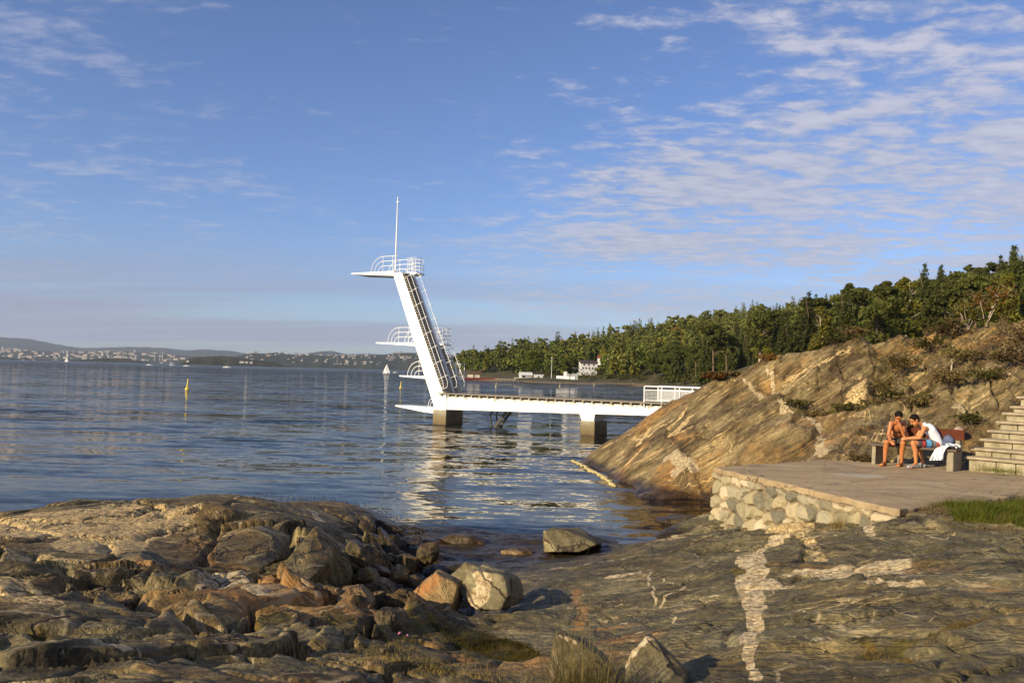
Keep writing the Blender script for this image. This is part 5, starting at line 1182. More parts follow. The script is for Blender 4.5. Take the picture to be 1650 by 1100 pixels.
c(b, j['sL'], j['sR'], .048, .048); c(b, j['ch']+side1*.06, j['sR'], .06, .045); c(b, j['ch']-side1*.06, j['sL'], .06, .045); c(b, j['nb'], j['hd']-V3(0, 0, .03), .052, .048)
c(b, j['sL'], j['eL'], .047, .036); c(b, j['eL'], j['wL'], .037, .025); c(b, j['sR'], j['eR'], .047, .036); c(b, j['eR'], j['wR'], .037, .025)
for s_ in 'LR': c(b, j['h'+s_], j['k'+s_], .082, .056); c(b, j['k'+s_], (j['k'+s_]*.62+j['a'+s_]*.38)+V3(.0, .02, 0), .053, .050); c(b, (j['k'+s_]*.62+j['a'+s_]*.38)+V3(.0, .02, 0), j['a'+s_], .049, .031)
foot(b, j['aL'], Vector(atz(1418.5, 751, TZ)), r=.03); foot(b, j['aR'], Vector(atz(1445.5, 752.3, TZ)))
f_, s__, u_ = head(b, j['hd'], Vector((-.22, -.72, -.66)), Vector((0, -.5, .8)), .98)
fingers(b, j['wL'], J(1437.5, 713.5, 17.17)-j['wL'], V3(.3, -1, .2), V3(.8, .1, -.5)); fingers(b, j['wR'], J(1448.8, 679.5, 17.18)-j['wR'], V3(-.9, -.2, 0), V3(-.2, 1, .2))
remesh(b, .0065, M_SK1, 'body', P1, 3)
haircap(P1, j['hd'], f_, s__, u_, .98)
m, g = newmat('dark_patterned_cloth'); co = g.P; vr = g.n('ShaderNodeTexVoronoi', {'feature': 'F1'}, Vector=g.vm('ADD', g.P, g.vm('SCALE', g.noise(g.P, 9, 3, .5, 0, 2, True), scale=.2)), Scale=9.0)
g.set(g.b.inputs['Base Color'], g.ramp(g.n('ShaderNodeSeparateColor', None, i0=vr.outputs['Color']).outputs[0], [(.0, (.015, .018, .012)), (.35, (.05, .06, .035)), (.6, (.02, .02, .022)), (.78, (.13, .13, .09)), (.92, (.30, .06, .03))], 'CONSTANT')); g.b.inputs['Roughness'].default_value = .8; M_CAMO = m
b = MB(); ax_ = (j['nb']-j['pel']).normalized(); ell(b, j['pel'], (side1*.165, side1.cross(ax_).normalized()*.12, ax_*.105))
for s_ in 'LR': c(b, j['h'+s_], j['h'+s_]*.22+j['k'+s_]*.78, .098, .083)
remesh(b, .010, M_CAMO, 'shorts', P1, 3)
ph = thing('phone', 'small dark phone held in the bare chested boy\'s hand above his knee', 'phone', tuple(j['wL']+V3(.03, -.06, -.01)))
q0 = j['wL']+V3(.035, -.055, -.015); b = MB(); Rm_ = Matrix.Rotation(.6, 3, 'Z')@Matrix.Rotation(.5, 3, 'X')
b.box((-.036, -.070, -.005), (.036, .070, .005), M=lambda p: tuple(q0+Rm_@Vector(p))); b.build('case', M_DARKM, ph, bevel=.003); b = MB(); b.box((-.032, -.060, .0053), (.032, .060, .0066), M=lambda p: tuple(q0+Rm_@Vector(p))); b.build('screen', M_GLASS, ph)

# boy on the right: white vest, striped shorts, grey shoes, leaning towards the other
P2 = thing('person', 'boy in white vest, striped shorts and grey slip-on shoes leaning over his knees', 'person', tuple(J(1490, 752, 17.05)))
P2.location.z = TZ
k2 = dict(pel=J(1510, 713.2, 17.12), ab=J(1506, 702.5, 17.10), ch=J(1498.5, 692.5, 17.08), nb=J(1488.5, 684.5, 17.06), hd=J(1473.5, 676.8, 17.02), sN=J(1489.5, 689.2, 16.93), sF=J(1487.5, 687.2, 17.22), eN=J(1482.0, 705.2, 16.87), wN=J(1462.5, 706.0, 16.96), eF=J(1477, 704, 17.22), wF=J(1462, 706, 17.08),
          hN=J(1507.5, 715.3, 17.04), hF=J(1507, 714.5, 17.24), kN=J(1471.5, 713.5, 16.95), kF=J(1476, 713.5, 17.22), aN=J(1476, 746.5, 16.98), aF=J(1487.5, 742.8, 17.18))
b = MB(); side2 = (k2['sN']-k2['sF']).normalized(); ax_ = (k2['nb']-k2['pel']).normalized(); fr_ = side2.cross(ax_).normalized()
T2 = ((k2['pel'], .145, .105, .11), (k2['ab'], .125, .09, .12), (k2['ch'], .145, .10, .13))
for p_, wd, dd_, hh in T2: ell(b, p_, (side2*wd, fr_*dd_, ax_*hh))
c(b, k2['sN'], k2['sF'], .046, .046); c(b, k2['ch']+side2*.06, k2['sN'], .058, .044); c(b, k2['ch']-side2*.06, k2['sF'], .058, .044); c(b, k2['nb'], k2['hd']+V3(.035, 0, -.02), .050, .046)
for s_ in 'NF':
    c(b, k2['s'+s_], k2['e'+s_], .046, .036); c(b, k2['e'+s_], k2['w'+s_], .036, .025)
    c(b, k2['h'+s_], k2['k'+s_], .082, .056); mid_ = k2['k'+s_]*.64+k2['a'+s_]*.36+V3(.022, 0, 0); c(b, k2['k'+s_], mid_, .053, .050); c(b, mid_, k2['a'+s_], .048, .031)
tN = Vector(atz(1461.5, 754.5, TZ)); tF = Vector(atz(1480.5, 749.8, TZ)); foot(b, k2['aN'], tN+V3(.03, 0, .0), toes=False); foot(b, k2['aF'], tF+V3(.03, 0, 0), toes=False)
f_, s__, u_ = head(b, k2['hd'], Vector((-.80, -.12, -.56)), Vector((-.5, 0, .8)), .97)
fingers(b, k2['wN'], V3(-1, .1, -.1), V3(0, .6, .8), V3(-.2, .3, -.9)); fingers(b, k2['wF'], V3(-1, -.25, -.2), V3(0, -.4, .9), V3(0, -.6, -.6))
remesh(b, .0065, M_SK2, 'body', P2, 3); haircap(P2, k2['hd'], f_, s__, u_, .97)
b = MB()
for p_, wd, dd_, hh in T2: ell(b, p_, (side2*(wd+.014), fr_*(dd_+.016), ax_*(hh+.03)))
for q_ in (-.06, 0, .06): c(b, k2['pel']+side2*q_+fr_*.0, k2['ab']+side2*q_, .11, .105); c(b, k2['ab']+side2*q_, k2['ch']+side2*q_, .105, .11); c(b, k2['ch']+side2*q_, k2['nb']+side2*q_*.8-ax_*.05, .108, .075)
c(b, k2['ch']+side2*.05, k2['nb']+side2*.075+V3(.01, 0, .028), .06, .034); c(b, k2['ch']-side2*.05, k2['nb']-side2*.075+V3(.01, 0, .028), .06, .034)
remesh(b, .0075, M_VEST, 'vest', P2, 2)
m, g = newmat('striped_cloth'); t_ = g.attr('along')
g.set(g.b.inputs['Base Color'], g.ramp(t_, [(.0, (.05, .04, .04)), (.10, (.45, .04, .035)), (.22, (.04, .03, .03)), (.28, (.10, .32, .55)), (.48, (.05, .05, .05)), (.54, (.16, .17, .17)), (.70, (.55, .07, .02)), (.86, (.03, .04, .035))], 'CONSTANT')); g.b.inputs['Roughness'].default_value = .8; M_STRIPE = m
b = MB(); ell(b, k2['pel']-ax_*.01, (side2*.162, fr_*.120, ax_*.10))
for s_ in 'NF': c(b, k2['h'+s_], k2['h'+s_]*.26+k2['k'+s_]*.74, .098, .085)
sh_ = remesh(b, .009, M_STRIPE, 'shorts', P2, 3)
co = np.array([v.co for v in sh_.data.vertices])+np.array(P2.location); kk = np.array(k2['kN']*.9+k2['hN']*.1); hh_ = np.array(k2['hN']+V3(.07, 0, 0)); ab = hh_-kk; tt = np.clip(((co-kk)@ab)/(ab@ab)*1.0-.10, 0, 1)
at = sh_.data.attributes.new('along', 'FLOAT', 'POINT'); at.data.foreach_set('value', tt.astype(np.float32))
for tip, ank in ((tN, k2['aN']), (tF, k2['aF'])):
    f = tip-Vector((ank.x, ank.y, TZ)); f.z = 0; f.normalize(); sd_ = f.cross(V3(0, 0, 1)); mid_ = Vector((ank.x, ank.y, TZ))*.45+tip*.55
    b = MB(); heel = Vector((ank.x, ank.y, TZ+.04))-f*.05; c(b, heel, tip-f*.055+V3(0, 0, .032), .044, .034); c(b, heel+f*.03, mid_+V3(0, 0, .045), .044, .034); c(b, tip-f*.09+sd_*.014+V3(0, 0, .032), tip-f*.05+sd_*.012+V3(0, 0, .03), .038, .032)
    remesh(b, .008, M_SHOE, 'shoe', P2, 2)

# towel, bundle
m, g = newmat('towel_cloth'); u__ = g.attr('along'); n = g.noise(g.P, 14, 3, .6)
str_ = g.m('FRACT', g.m('MULTIPLY', u__, 4.0)); sm_ = g.m('MULTIPLY', g.step(str_, .55, .60), g.m('SUBTRACT', 1.0, g.step(str_, .88, .93)))
g.set(g.b.inputs['Base Color'], g.mix(sm_, (.80, .78, .79), (.03, .045, .04))); g.b.inputs['Roughness'].default_value = .9; M_TOWEL = m
def cloth(path, wdir, w, name, label, cat, mat_, seed, nu=60, nv=30, wr=.02):
    path = [Vector(p) for p in path]; Ls = np.r_[0, np.cumsum([(path[i+1]-path[i]).length for i in range(len(path)-1)])]; ti = np.linspace(0, Ls[-1], nu)
    P_ = np.stack([np.interp(ti, Ls, [p[k] for p in path]) for k in range(3)], 1); s_ = np.linspace(-.5, .5, nv); wd = np.array(Vector(wdir).normalized()); TT, SS = np.meshgrid(ti, s_, indexing='ij')
    tg = np.gradient(P_, axis=0); tg /= np.linalg.norm(tg, axis=1)[:, None]; nn = np.cross(tg, wd)
    d_ = wr*(fbm(TT*9, SS*w*9, 4, seed)*1.2+.6*np.sin(SS*26+3*fbm(TT*4, SS*2, 2, seed+1)))
    V_ = P_[:, None]+wd[None, None]*(SS*w*(1-.25*np.sin(TT/Ls[-1]*pi)))[..., None]+nn[:, None]*d_[..., None]
    org = V_.reshape(-1, 3).mean(0); me = mesh_np(name, V_.reshape(-1, 3)-org, grid_faces(nu, nv), mat_, True, dict(along=(SS+.5)))
    o = obj(name, me, None, tuple(org), label=label, cat=cat); so_ = o.modifiers.new('s', 'SOLIDIFY'); so_.thickness = .008; return o
cloth([BP(BL*.93, .26, .47), BP(BL*.92, .38, .49), BP(BL*.90, .50, .475), BP(BL*.875, .575, .44), BP(BL*.85, .615, .34), BP(BL*.83, .63, .20)], Vector(ex)+Vector((.0, 0, .12)), .25, 'towel', 'white towel with dark stripes hanging over the front of the bench seat', 'towel', M_TOWEL, 4, wr=.014)
r = random.Random(9); b = MB(); cc = Vector(BP(BL*.95, .30, .49))
for k in range(11): c(b, cc+Vector(ex)*r.uniform(-.13, .15)+Vector(en)*r.uniform(-.05, .07)+V3(0, 0, r.uniform(-.04, .05)), cc+Vector(ex)*r.uniform(-.13, .15)+Vector(en)*r.uniform(-.05, .07)+V3(0, 0, r.uniform(-.04, .04)), .028, .02)
tb = thing('crumpled_shirt', 'crumpled white and black striped shirt heaped on the bench beside the vested boy', 'shirt', tuple(cc)); o = remesh(b, .009, M_TOWEL, 'cloth', tb, 1)
co = np.array([v.co for v in o.data.vertices]); at = o.data.attributes.new('along', 'FLOAT', 'POINT'); at.data.foreach_set('value', (co[:, 0]*3+co[:, 2]*4+3).astype(np.float32))
M_BAG = simple('blue_grey_fabric', (.07, .09, .16), .8, .3, 12, .4); cc = Vector(BP(BL*.88, .17, .56))
bg_ = thing('backpack', 'blue grey bag on the bench behind the boy in the white vest', 'bag', tuple(cc)); b = MB(); ell(b, cc, (Vector(ex)*.11, Vector(en)*.06, V3(0, 0, .14))); c(b, cc+V3(0, 0, -.05)+Vector(en)*.04-Vector(ex)*.05, cc+V3(0, 0, -.05)+Vector(en)*.05+Vector(ex)*.05, .06, .06); remesh(b, .01, M_BAG, 'bag_body', bg_, 3)
b = MB(); b.tube([tuple(cc+V3(0, 0, .12)-Vector(ex)*.04), tuple(cc+V3(0, 0, .17)), tuple(cc+V3(0, 0, .12)+Vector(ex)*.04)], .008, 6); b.build('handle', M_DARKM, bg_)

# ------------------------------------------------------------------ loose rocks: front and rear outlines give each its own shape
def hullrock(name, label, front, back, mat_, seed, marks=None, wetz=None, group=None, sub=3, amp=.035, bev=.035):
    pts = [Vector(atd(*p)) for p in front]+[Vector(atd(*p)) for p in back]; cen = sum(pts, Vector())/len(pts); bm = bmesh.new()
    for p in pts: bm.verts.new(p-cen)
    bmesh.ops.convex_hull(bm, input=bm.verts); bmesh.ops.delete(bm, geom=[v for v in bm.verts if not v.link_faces], context='VERTS')
    sx_ = [max(p[k] for p in pts)-min(p[k] for p in pts) for k in range(3)]
    me = finish_rock(bm, sub, amp*1.35, seed, min(sx_), bev); co = np.array([v.co for v in me.vertices])+np.array(cen)
    for at_, line, w in (marks or []):
        L_ = [np.array(atd(*p)) for p in line]; best = np.full(len(co), 9.)
        for a_, b__ in zip(L_[:-1], L_[1:]):
            ab = b__-a_; t = np.clip(((co-a_)@ab)/(ab@ab), 0, 1); best = np.minimum(best, np.linalg.norm(co-a_-t[:, None]*ab, axis=1))
        me.attributes[at_].data.foreach_set('value', (1-sstep(best/w, .5, 1.4)).astype(np.float32))
    if wetz: me.attributes['wet'].data.foreach_set('value', (1-sstep(co[:, 2], wetz-.1, wetz+.12)).astype(np.float32))
    me.materials.append(mat_); me.name = name
    return obj(name, me, None, tuple(cen), label=label, cat='rock', group=group)
hullrock('boulder', 'rust orange angular boulder in the wet gully, left of the boulder with the pale vein', [(656, 962, 9.5), (703, 922, 9.55), (737, 941, 9.5), (733, 965, 9.35), (722, 993, 9.2), (680, 984, 9.3), (664, 972, 9.4)],
         [(672, 950, 10.0), (706, 915, 10.0), (744, 934, 9.95), (748, 962, 9.9), (735, 990, 9.8), (680, 985, 9.9)], M_RUSTB, 3, [('rust', [(660, 958, 9.5), (690, 935, 9.5)], .14), ('quartz', [(727, 966, 9.3), (722, 978, 9.25)], .035)])
hullrock('boulder', 'grey green boulder crossed by a pale vein, right of the rust orange boulder', [(740, 955, 9.6), (753, 924, 9.65), (770, 920, 9.6), (812, 927, 9.5), (818, 960, 9.4), (806, 982, 9.35), (769, 982, 9.4)],
         [(752, 930, 10.0), (768, 912, 10.1), (815, 917, 10.1), (842, 934, 10.1), (844, 965, 10.0), (815, 982, 9.9)], M_BOULD, 5, [('quartz', [(772, 920, 9.58), (784, 940, 9.52), (774, 963, 9.48), (764, 975, 9.48)], .10)])
hullrock('boulder', 'flat grey slab leaning behind the two boulders in the gully', [(722, 930, 10.3), (748, 908, 10.4), (770, 914, 10.3), (762, 940, 10.2)], [(730, 925, 10.7), (752, 904, 10.8), (790, 913, 10.7), (795, 935, 10.5), (740, 950, 10.5)], M_BOULD, 6)
hullrock('boulder', 'pale grey rounded rock touching the back of the boulder with the pale vein', [(766, 922, 10.1), (778, 909, 10.15), (800, 916, 10.1), (803, 930, 10.0)], [(770, 918, 10.5), (785, 907, 10.5), (806, 916, 10.4), (806, 934, 10.3)], M_BOULD, 16)
hullrock('boulder', 'flat topped wedge of stone lying at the edge of the water', [(876, 889, 15.3), (876, 855, 15.5), (905, 852, 15.5), (938, 868, 15.3), (962, 876, 15.2), (935, 889, 15.1), (900, 889, 15.1)], [(876, 857, 16.2), (890, 850, 16.3), (935, 850, 16.3), (968, 870, 16.2), (970, 878, 16.0), (900, 886, 16.2)], M_BOULD, 7, amp=.03)
hullrock('boulder', 'upright grey slab at the bottom edge, left of the speckled triangular rock', [(878, 1112, 4.85), (897, 1020, 5.15), (920, 1020, 5.15), (942, 1036, 5.1), (978, 1068, 5.0), (1000, 1112, 4.8)], [(893, 1110, 5.5), (905, 1018, 5.5), (938, 1028, 5.5), (975, 1055, 5.5), (1004, 1105, 5.4)], M_BOULD, 8, [('quartz', [(905, 1025, 5.12), (930, 1035, 5.1)], .012)], amp=.03)
hullrock('boulder', 'speckled dark triangular rock with pale edges at the bottom edge', [(1004, 1112, 4.75), (1007, 1072, 4.95), (1040, 1022, 5.1), (1052, 1026, 5.1), (1104, 1080, 4.9), (1106, 1112, 4.75)], [(1012, 1100, 5.3), (1018, 1070, 5.4), (1044, 1020, 5.45), (1060, 1030, 5.5), (1108, 1080, 5.4), (1112, 1112, 5.2)], M_BOULD, 9, [('quartz', [(1012, 1070, 4.95), (1040, 1024, 5.1), (1050, 1028, 5.1)], .03)], amp=.03)
hullrock('boulder', 'tall diagonal slab of grey green rock left of the dark gully', [(420, 966, 9.3), (440, 935, 9.7), (470, 893, 10.3), (506, 850, 11.2), (540, 880, 10.9), (530, 905, 10.3), (484, 945, 9.4)], [(430, 955, 9.9), (480, 880, 10.8), (512, 846, 11.8), (548, 880, 11.5), (535, 930, 10.8), (490, 960, 9.9)], M_BLOCK, 10, amp=.03)
hullrock('boulder', 'rusty cracked block below the tall diagonal slab', [(478, 985, 8.4), (482, 955, 8.6), (510, 940, 8.7), (530, 950, 8.6), (535, 975, 8.4), (520, 992, 8.3)], [(485, 975, 9.0), (490, 948, 9.1), (515, 938, 9.1), (540, 950, 9.0), (540, 985, 8.8)], M_RUSTB, 11)
hullrock('boulder', 'split pale brown block with rusty hollow beside the dark gully', [(540, 995, 8.2), (545, 960, 8.5), (562, 945, 8.6), (585, 950, 8.5), (598, 972, 8.3), (585, 1000, 8.1)], [(550, 990, 8.8), (555, 945, 8.9), (585, 940, 8.9), (604, 960, 8.8), (600, 995, 8.6)], M_RUSTB, 12, [('rust', [(565, 990, 8.2), (580, 985, 8.2)], .1)])
hullrock('boulder', 'small brown stone wedged below the split pale brown block', [(578, 1012, 7.9), (584, 992, 8.1), (596, 992, 8.1), (602, 1008, 7.9)], [(582, 1010, 8.3), (588, 988, 8.4), (600, 990, 8.3), (604, 1010, 8.2)], M_RUSTB, 13)
hullrock('boulder', 'broad rounded block with rusty face on the left rocks', [(150, 935, 8.7), (180, 905, 9.1), (225, 892, 9.2), (262, 930, 8.8), (255, 950, 8.5), (200, 955, 8.4)], [(160, 915, 9.7), (190, 888, 10), (235, 884, 10), (275, 905, 9.8), (278, 945, 9.3)], M_BLOCK, 14, [('rust', [(215, 925, 8.8), (250, 935, 8.6)], .3)], amp=.03)
hullrock('boulder', 'big grey green block with pale streaks left of the tall diagonal slab', [(345, 905, 9.8), (350, 870, 10.6), (405, 850, 11.2), (440, 862, 11.0), (446, 900, 10.3), (420, 915, 9.8)], [(360, 880, 11), (370, 855, 11.6), (430, 846, 12), (468, 862, 11.8), (465, 900, 11)], M_BLOCK, 15, amp=.03)
hullrock('boulder', 'white quartz block in the hollow of the left rocks', [(352, 955, 8.6), (360, 930, 9.0), (385, 920, 9.1), (402, 935, 8.9), (398, 960, 8.5)], [(362, 945, 9.2), (368, 922, 9.4), (392, 918, 9.4), (410, 932, 9.2), (405, 955, 9.0)], M_BLOCK, 17, [('quartz', [(350, 940, 8.8), (405, 940, 8.8)], .8)])
hullrock('boulder', 'smooth dark rounded block at the bottom left corner', [(-30, 1075, 5.2), (0, 1030, 5.5), (40, 1024, 5.5), (72, 1050, 5.3), (60, 1072, 5.1)], [(-30, 1045, 6.0), (10, 1018, 6.2), (50, 1018, 6.1), (80, 1040, 5.9), (75, 1070, 5.6)], M_BLOCK, 18)
hullrock('boulder', 'round pinkish stone behind the bench back', [(1536, 697, 18.3), (1538, 690, 18.3), (1545, 688, 18.3), (1552, 692, 18.3), (1552, 699, 18.3)], [(1537, 696, 18.7), (1545, 686, 18.7), (1552, 690, 18.6), (1554, 699, 18.6)], simple('pinkish_stone', (.50, .36, .27), .85, .25, 9, .3), 19)
rk = random.Random(31)
spots_ = [(628, 905), (612, 925), (640, 935), (655, 915), (668, 945), (622, 960), (648, 985), (605, 950), (690, 900), (632, 1010), (600, 900), (575, 905), (590, 935)]
for k, (px, py) in enumerate(spots_):
    p = gp(px, py); s_ = rk.uniform(.30, .62); me = facet(40+k, s_, s_*rk.uniform(.7, 1.1), s_*rk.uniform(.5, .9), 22, 2, .05)
    co = np.array([v.co for v in me.vertices]); me.attributes['wet'].data.foreach_set('value', np.full(len(co), .55 if py < 930 else .25, np.float32)); me.materials.append([M_BLOCK, M_RUSTB, M_BLOCK][k % 3]); me.name = 'gully_stone'
    o = obj('gully_stone', me, None, tuple(p+[0, 0, s_*.12]), label='dark broken stone lying in the shaded wet gully', cat='rock', group='broken stones in the wet gully'); o.rotation_euler = (rk.uniform(-.4, .4), rk.uniform(-.4, .4), rk.uniform(0, 6))
for k, (px, py, s_, lb) in enumerate([(745, 872, .7, 'dark wet rock just breaking the surface nearest the gully mouth'), (1150, 838, .9, 'dark stone in the shallow water at the foot of the terrace wall'), (1105, 838, 1.3, 'long dark sunken stone in the shallow cove'), (835, 893, .5, 'low orange brown stone left of the wedge shaped stone')]):
    p = gp(px, py) if k != 1 and k != 2 else atz(px, py, 0); me = facet(80+k, s_*1.5, s_, s_*.45, 24, 2, .05); co = np.array([v.co for v in me.vertices]); me.attributes['wet'].data.foreach_set('value', np.full(len(co), .9 if k < 3 else .2, np.float32)); me.materials.append(M_BLOCK if k < 3 else M_RUSTB); me.name = 'shore_stone'
    obj('shore_stone', me, None, (p[0], p[1], -.12 if k in (1, 2) else p[2]), label=lb, cat='rock')
# yellow float line along the foot of the whaleback
pts = [atz(px, py, .03) for px, py in [(922, 742), (940, 750), (950, 756), (963, 763), (975, 770), (983, 777), (989, 784)]]
fl = thing('float_line', 'yellow knobbly float line lying along the waterline of the big rock', 'rope', tuple(pts[0])); b = MB(); r = random.Random(2)
dense = []
for a_, c__ in zip(pts[:-1], pts[1:]):
    for k in range(6): dense.append(a_+(c__-a_)*k/6+np.array([r.uniform(-.06, .06), r.uniform(-.06, .06), 0]))
b.tube(dense, [.03]*len(dense), 6); b.build('rope', M_PALEY, fl)
M_FLT = simple('worn_yellow_float', (.42, .34, .15), .8, .4, 9, .4)
for k, q in enumerate(dense):
    if k % 2 == 0: b = MB(); s_ = .6+.7*r.random(); ell(b, q, (V3(.12*s_, .03, 0), V3(-.02, .09*s_, 0), V3(0, 0, .05*s_)), 9, 6); b.build('float', M_FLT, fl)

# ------------------------------------------------------------------ grass and shrubs
def blades(pts, h, w, seed, mat_, name, label, cat='grass', lean=.35, kind='stuff', seg=3):
    r = np.random.default_rng(seed); n = len(pts); hh = h*(.25+1.0*r.random(n))*(.65+.7*sstep(fbm(pts[:, 0]*1.6, pts[:, 1]*1.6, 3, seed+4), -.3, .35)); a = r.random(n)*2*pi; l = lean*hh*(.4+r.random(n)); dr = np.stack([np.cos(a), np.sin(a), 0*a], 1); sd_ = np.stack([-np.sin(a), np.cos(a), 0*a], 1)*(w/2)
    sd_ = sd_*np.where(r.random(n) < .5, 1, 1)[:, None]; V_ = []
    for k in range(seg+1):
        t = k/seg; c_ = pts+dr*(l*t*t)[:, None]+np.array([0, 0, 1])*(hh*(t-.25*t*t*lean))[:, None]; V_ += [c_-sd_*(1-t*.92), c_+sd_*(1-t*.92)]
    V_ = np.stack(V_, 1); base = (np.arange(n)*(2*(seg+1)))[:, None]; F_ = np.concatenate([base+np.array([[2*k, 2*k+1, 2*k+3, 2*k+2]]) for k in range(seg)])
    org = pts.mean(0); me = mesh_np(name, V_.reshape(-1, 3)-org, F_, mat_, False); return obj(name, me, None, tuple(org), label=label, cat=cat, kind=kind)
def scatter(poly_px, n, zf, seed):
    """points over a patch outlined in the photo, laid on the ground"""
    q = np.array([gp(*p)[:2] for p in poly_px]); r = np.random.default_rng(seed); lo, hi = q.min(0), q.max(0); out = []
    while len(out) < n:
        p = lo+(hi-lo)*r.random((n*2, 2)); ins = np.zeros(len(p), bool); jn = len(q)-1
        for i in range(len(q)):
            cnd = ((q[i, 1] > p[:, 1]) != (q[jn, 1] > p[:, 1])) & (p[:, 0] < (q[jn, 0]-q[i, 0])*(p[:, 1]-q[i, 1])/(q[jn, 1]-q[i, 1]+1e-9)+q[i, 0]); ins ^= cnd; jn = i
        keep = ins & (r.random(len(p)) < .45+.55*sstep(fbm(p[:, 0]*2.2, p[:, 1]*2.2, 3, seed), -.25, .15)); out += list(p[keep])
    out = np.array(out[:n]); z = zf(out[:, 0], out[:, 1]); return np.stack([out[:, 0], out[:, 1], z-.01], 1)
blades(scatter([(1478, 832), (1500, 822), (1545, 820), (1600, 808), (1720, 800), (1740, 856), (1640, 856), (1585, 848), (1540, 842)], 34000, shore_h, 5), .15, .007, 5, ML['grass'], 'grass_patch', 'thick bright green grass between the terrace edge and the smooth rock', lean=.9)
blades(scatter([(1470, 838), (1495, 818), (1600, 806), (1720, 798), (1740, 862), (1640, 864), (1570, 858), (1500, 846)], 5000, shore_h, 35), .13, .006, 35, ML['drygrass'], 'dry_grass', 'dry yellow grass mixed through the green patch beside the terrace', lean=.9)
blades(scatter([(683, 1005), (720, 1003), (790, 1015), (860, 1050), (880, 1075), (820, 1068), (740, 1040)], 13000, shore_h, 6), .045, .005, 6, ML['mossgrass'], 'mossy_grass', 'short yellow green mossy grass below the two boulders in the gully')
blades(scatter([(560, 1040), (640, 1040), (700, 1060), (860, 1090), (880, 1110), (700, 1110), (600, 1090)], 3500, shore_h, 16), .03, .005, 16, ML['drygrass'], 'dry_moss', 'thin brown dry moss and grass on the rock at the bottom centre')
blades(scatter([(1385, 1060), (1470, 1050), (1600, 1012), (1610, 1022), (1480, 1066), (1400, 1068)], 2500, shore_h, 26), .035, .005, 26, ML['drygrass'], 'crevice_grass', 'orange dry grass growing along a crevice of the smooth rock at lower right')
def tuft(px, py, n, h, w, spread, mat_, name, label, seed, lean=.5, zf=None, d_=None):
    gr = d_ is None or d_ < 6
    p = gp(px, py) if d_ is None else atd(px, py, d_); r = np.random.default_rng(seed); q = p+np.stack([r.normal(size=n)*spread, r.normal(size=n)*spread*.7, np.zeros(n)], 1)
    if gr: q[:, 2] = shore_h(q[:, 0], q[:, 1])-.01
    return blades(q, h, w, seed, mat_, name, label, 'grass', lean, None)
tuft(944, 1112, 1000, .56, .006, .08, ML['straw'], 'grass_tuft', 'tall tuft of dry grass in front of the upright grey slab', 7, .55, d_=4.5)
tuft(944, 1112, 34, .90, .005, .07, ML['straw'], 'grass_stalks', 'few long dry stalks standing above the tuft at the bottom edge', 8, .28, d_=4.5)
tuft(655, 1040, 160, .05, .005, .06, ML['mossgrass'], 'green_tuft', 'small green tuft on the brown rock left of the mossy grass', 9, .5)
tuft(432, 992, 200, .05, .005, .10, ML['mossgrass'], 'green_tuft', 'small green tuft below the tall diagonal slab', 10, .5)
tuft(1350, 862, 160, .16, .004, .06, ML['drygrass'], 'grass_tuft', 'small tuft of thin grass under the stone wall', 12, .3)
tuft(1612, 760, 500, .14, .005, .22, ML['grass'], 'grass_tuft', 'green grass growing at the foot of the stone steps', 13, .4, d_=16.1)
tuft(1642, 1008, 200, .04, .005, .12, ML['drygrass'], 'dry_tuft', 'small orange dry tuft at the right edge on the smooth rock', 14, .5)
# pink flowers
fw = thing('thrift_flowers', 'few pink flowers on the brown rock beside the dark gully', 'flowers', tuple(gp(648, 1026))); b = MB(); b_s = MB(); r = random.Random(4)
for k in range(4):
    p = gp(648+r.uniform(-8, 10), 1030+r.uniform(-5, 5)); p[2] = float(shore_h(p[0:1], p[1:2])[0]); h_ = r.uniform(.05, .09); ell(b, (p[0], p[1], p[2]+h_), (V3(.012, 0, 0), V3(0, .012, 0), V3(0, 0, .009)), 8, 5); b_s.tube([p, (p[0], p[1], p[2]+h_)], .0015, 4)
b.build('blossom', simple('pink_petal', (.45, .14, .25), .7, .2, 30), fw); b_s.build('stem', ML['mossgrass'], fw)
def shrub(px, py, d_, h, w, kind, label, seed, n=700, leaf=.04, stems=9, name='shrub', cat='shrub', bark=M_BARK, slim=False):
    h *= .72; w *= .8; n = int(n*.75)
    p = atd(px, py, d_); zz = float(dome_h(np.array([p[0]]), np.array([p[1]]))[0]) if p[0] > .1*p[1] and 16 < p[1] < 50 else p[2]
    p[2] = zz-.03; r = np.random.default_rng(seed); t = thing(name, label, cat, tuple(p)); b = MB(); tips = []
    for k in range(stems):
        a = r.random()*2*pi; rr = w*.5*(.25+.75*r.random()); top = np.array([cos(a)*rr, sin(a)*rr, h*(.6+.45*r.random())]); mid_ = top*[.45, .45, .55]+r.normal(size=3)*.04*h
        b.tube([p, p+mid_, p+top], [.012*max(h, .7), .008*max(h, .7), .002], 5)
        for s_ in range(4):
            f = .45+.5*r.random(); q = mid_+(top-mid_)*max(0, (f-.45)/.55); e_ = q+r.normal(size=3)*[.22*w, .22*w, .12*h]; b.tube([p+q, p+e_], [.005*max(h, .7), .0015], 4); tips += [q, e_, (q+e_)/2]
        tips += [top, (mid_+top)/2]
    b.build('branches', bark, t); tips = np.array(tips); ce = tips[r.integers(0, len(tips), n)]+r.normal(size=(n, 3))*[.07*w, .07*w, .06*h]; ce[:, 2] = np.maximum(ce[:, 2], .02)
    V_, F_ = cards(ce, leaf*(.6+.8*r.random(n)), r, .2); me = mesh_np('foliage', V_, F_, ML[kind], False); obj('foliage', me, t)
    return t
shrub(1160, 606, 30.7, .35, 1.2, 'autumn', 'orange autumn shrub on the ridge of the big rock, nearest the bridge railing', 1, 900, .05)
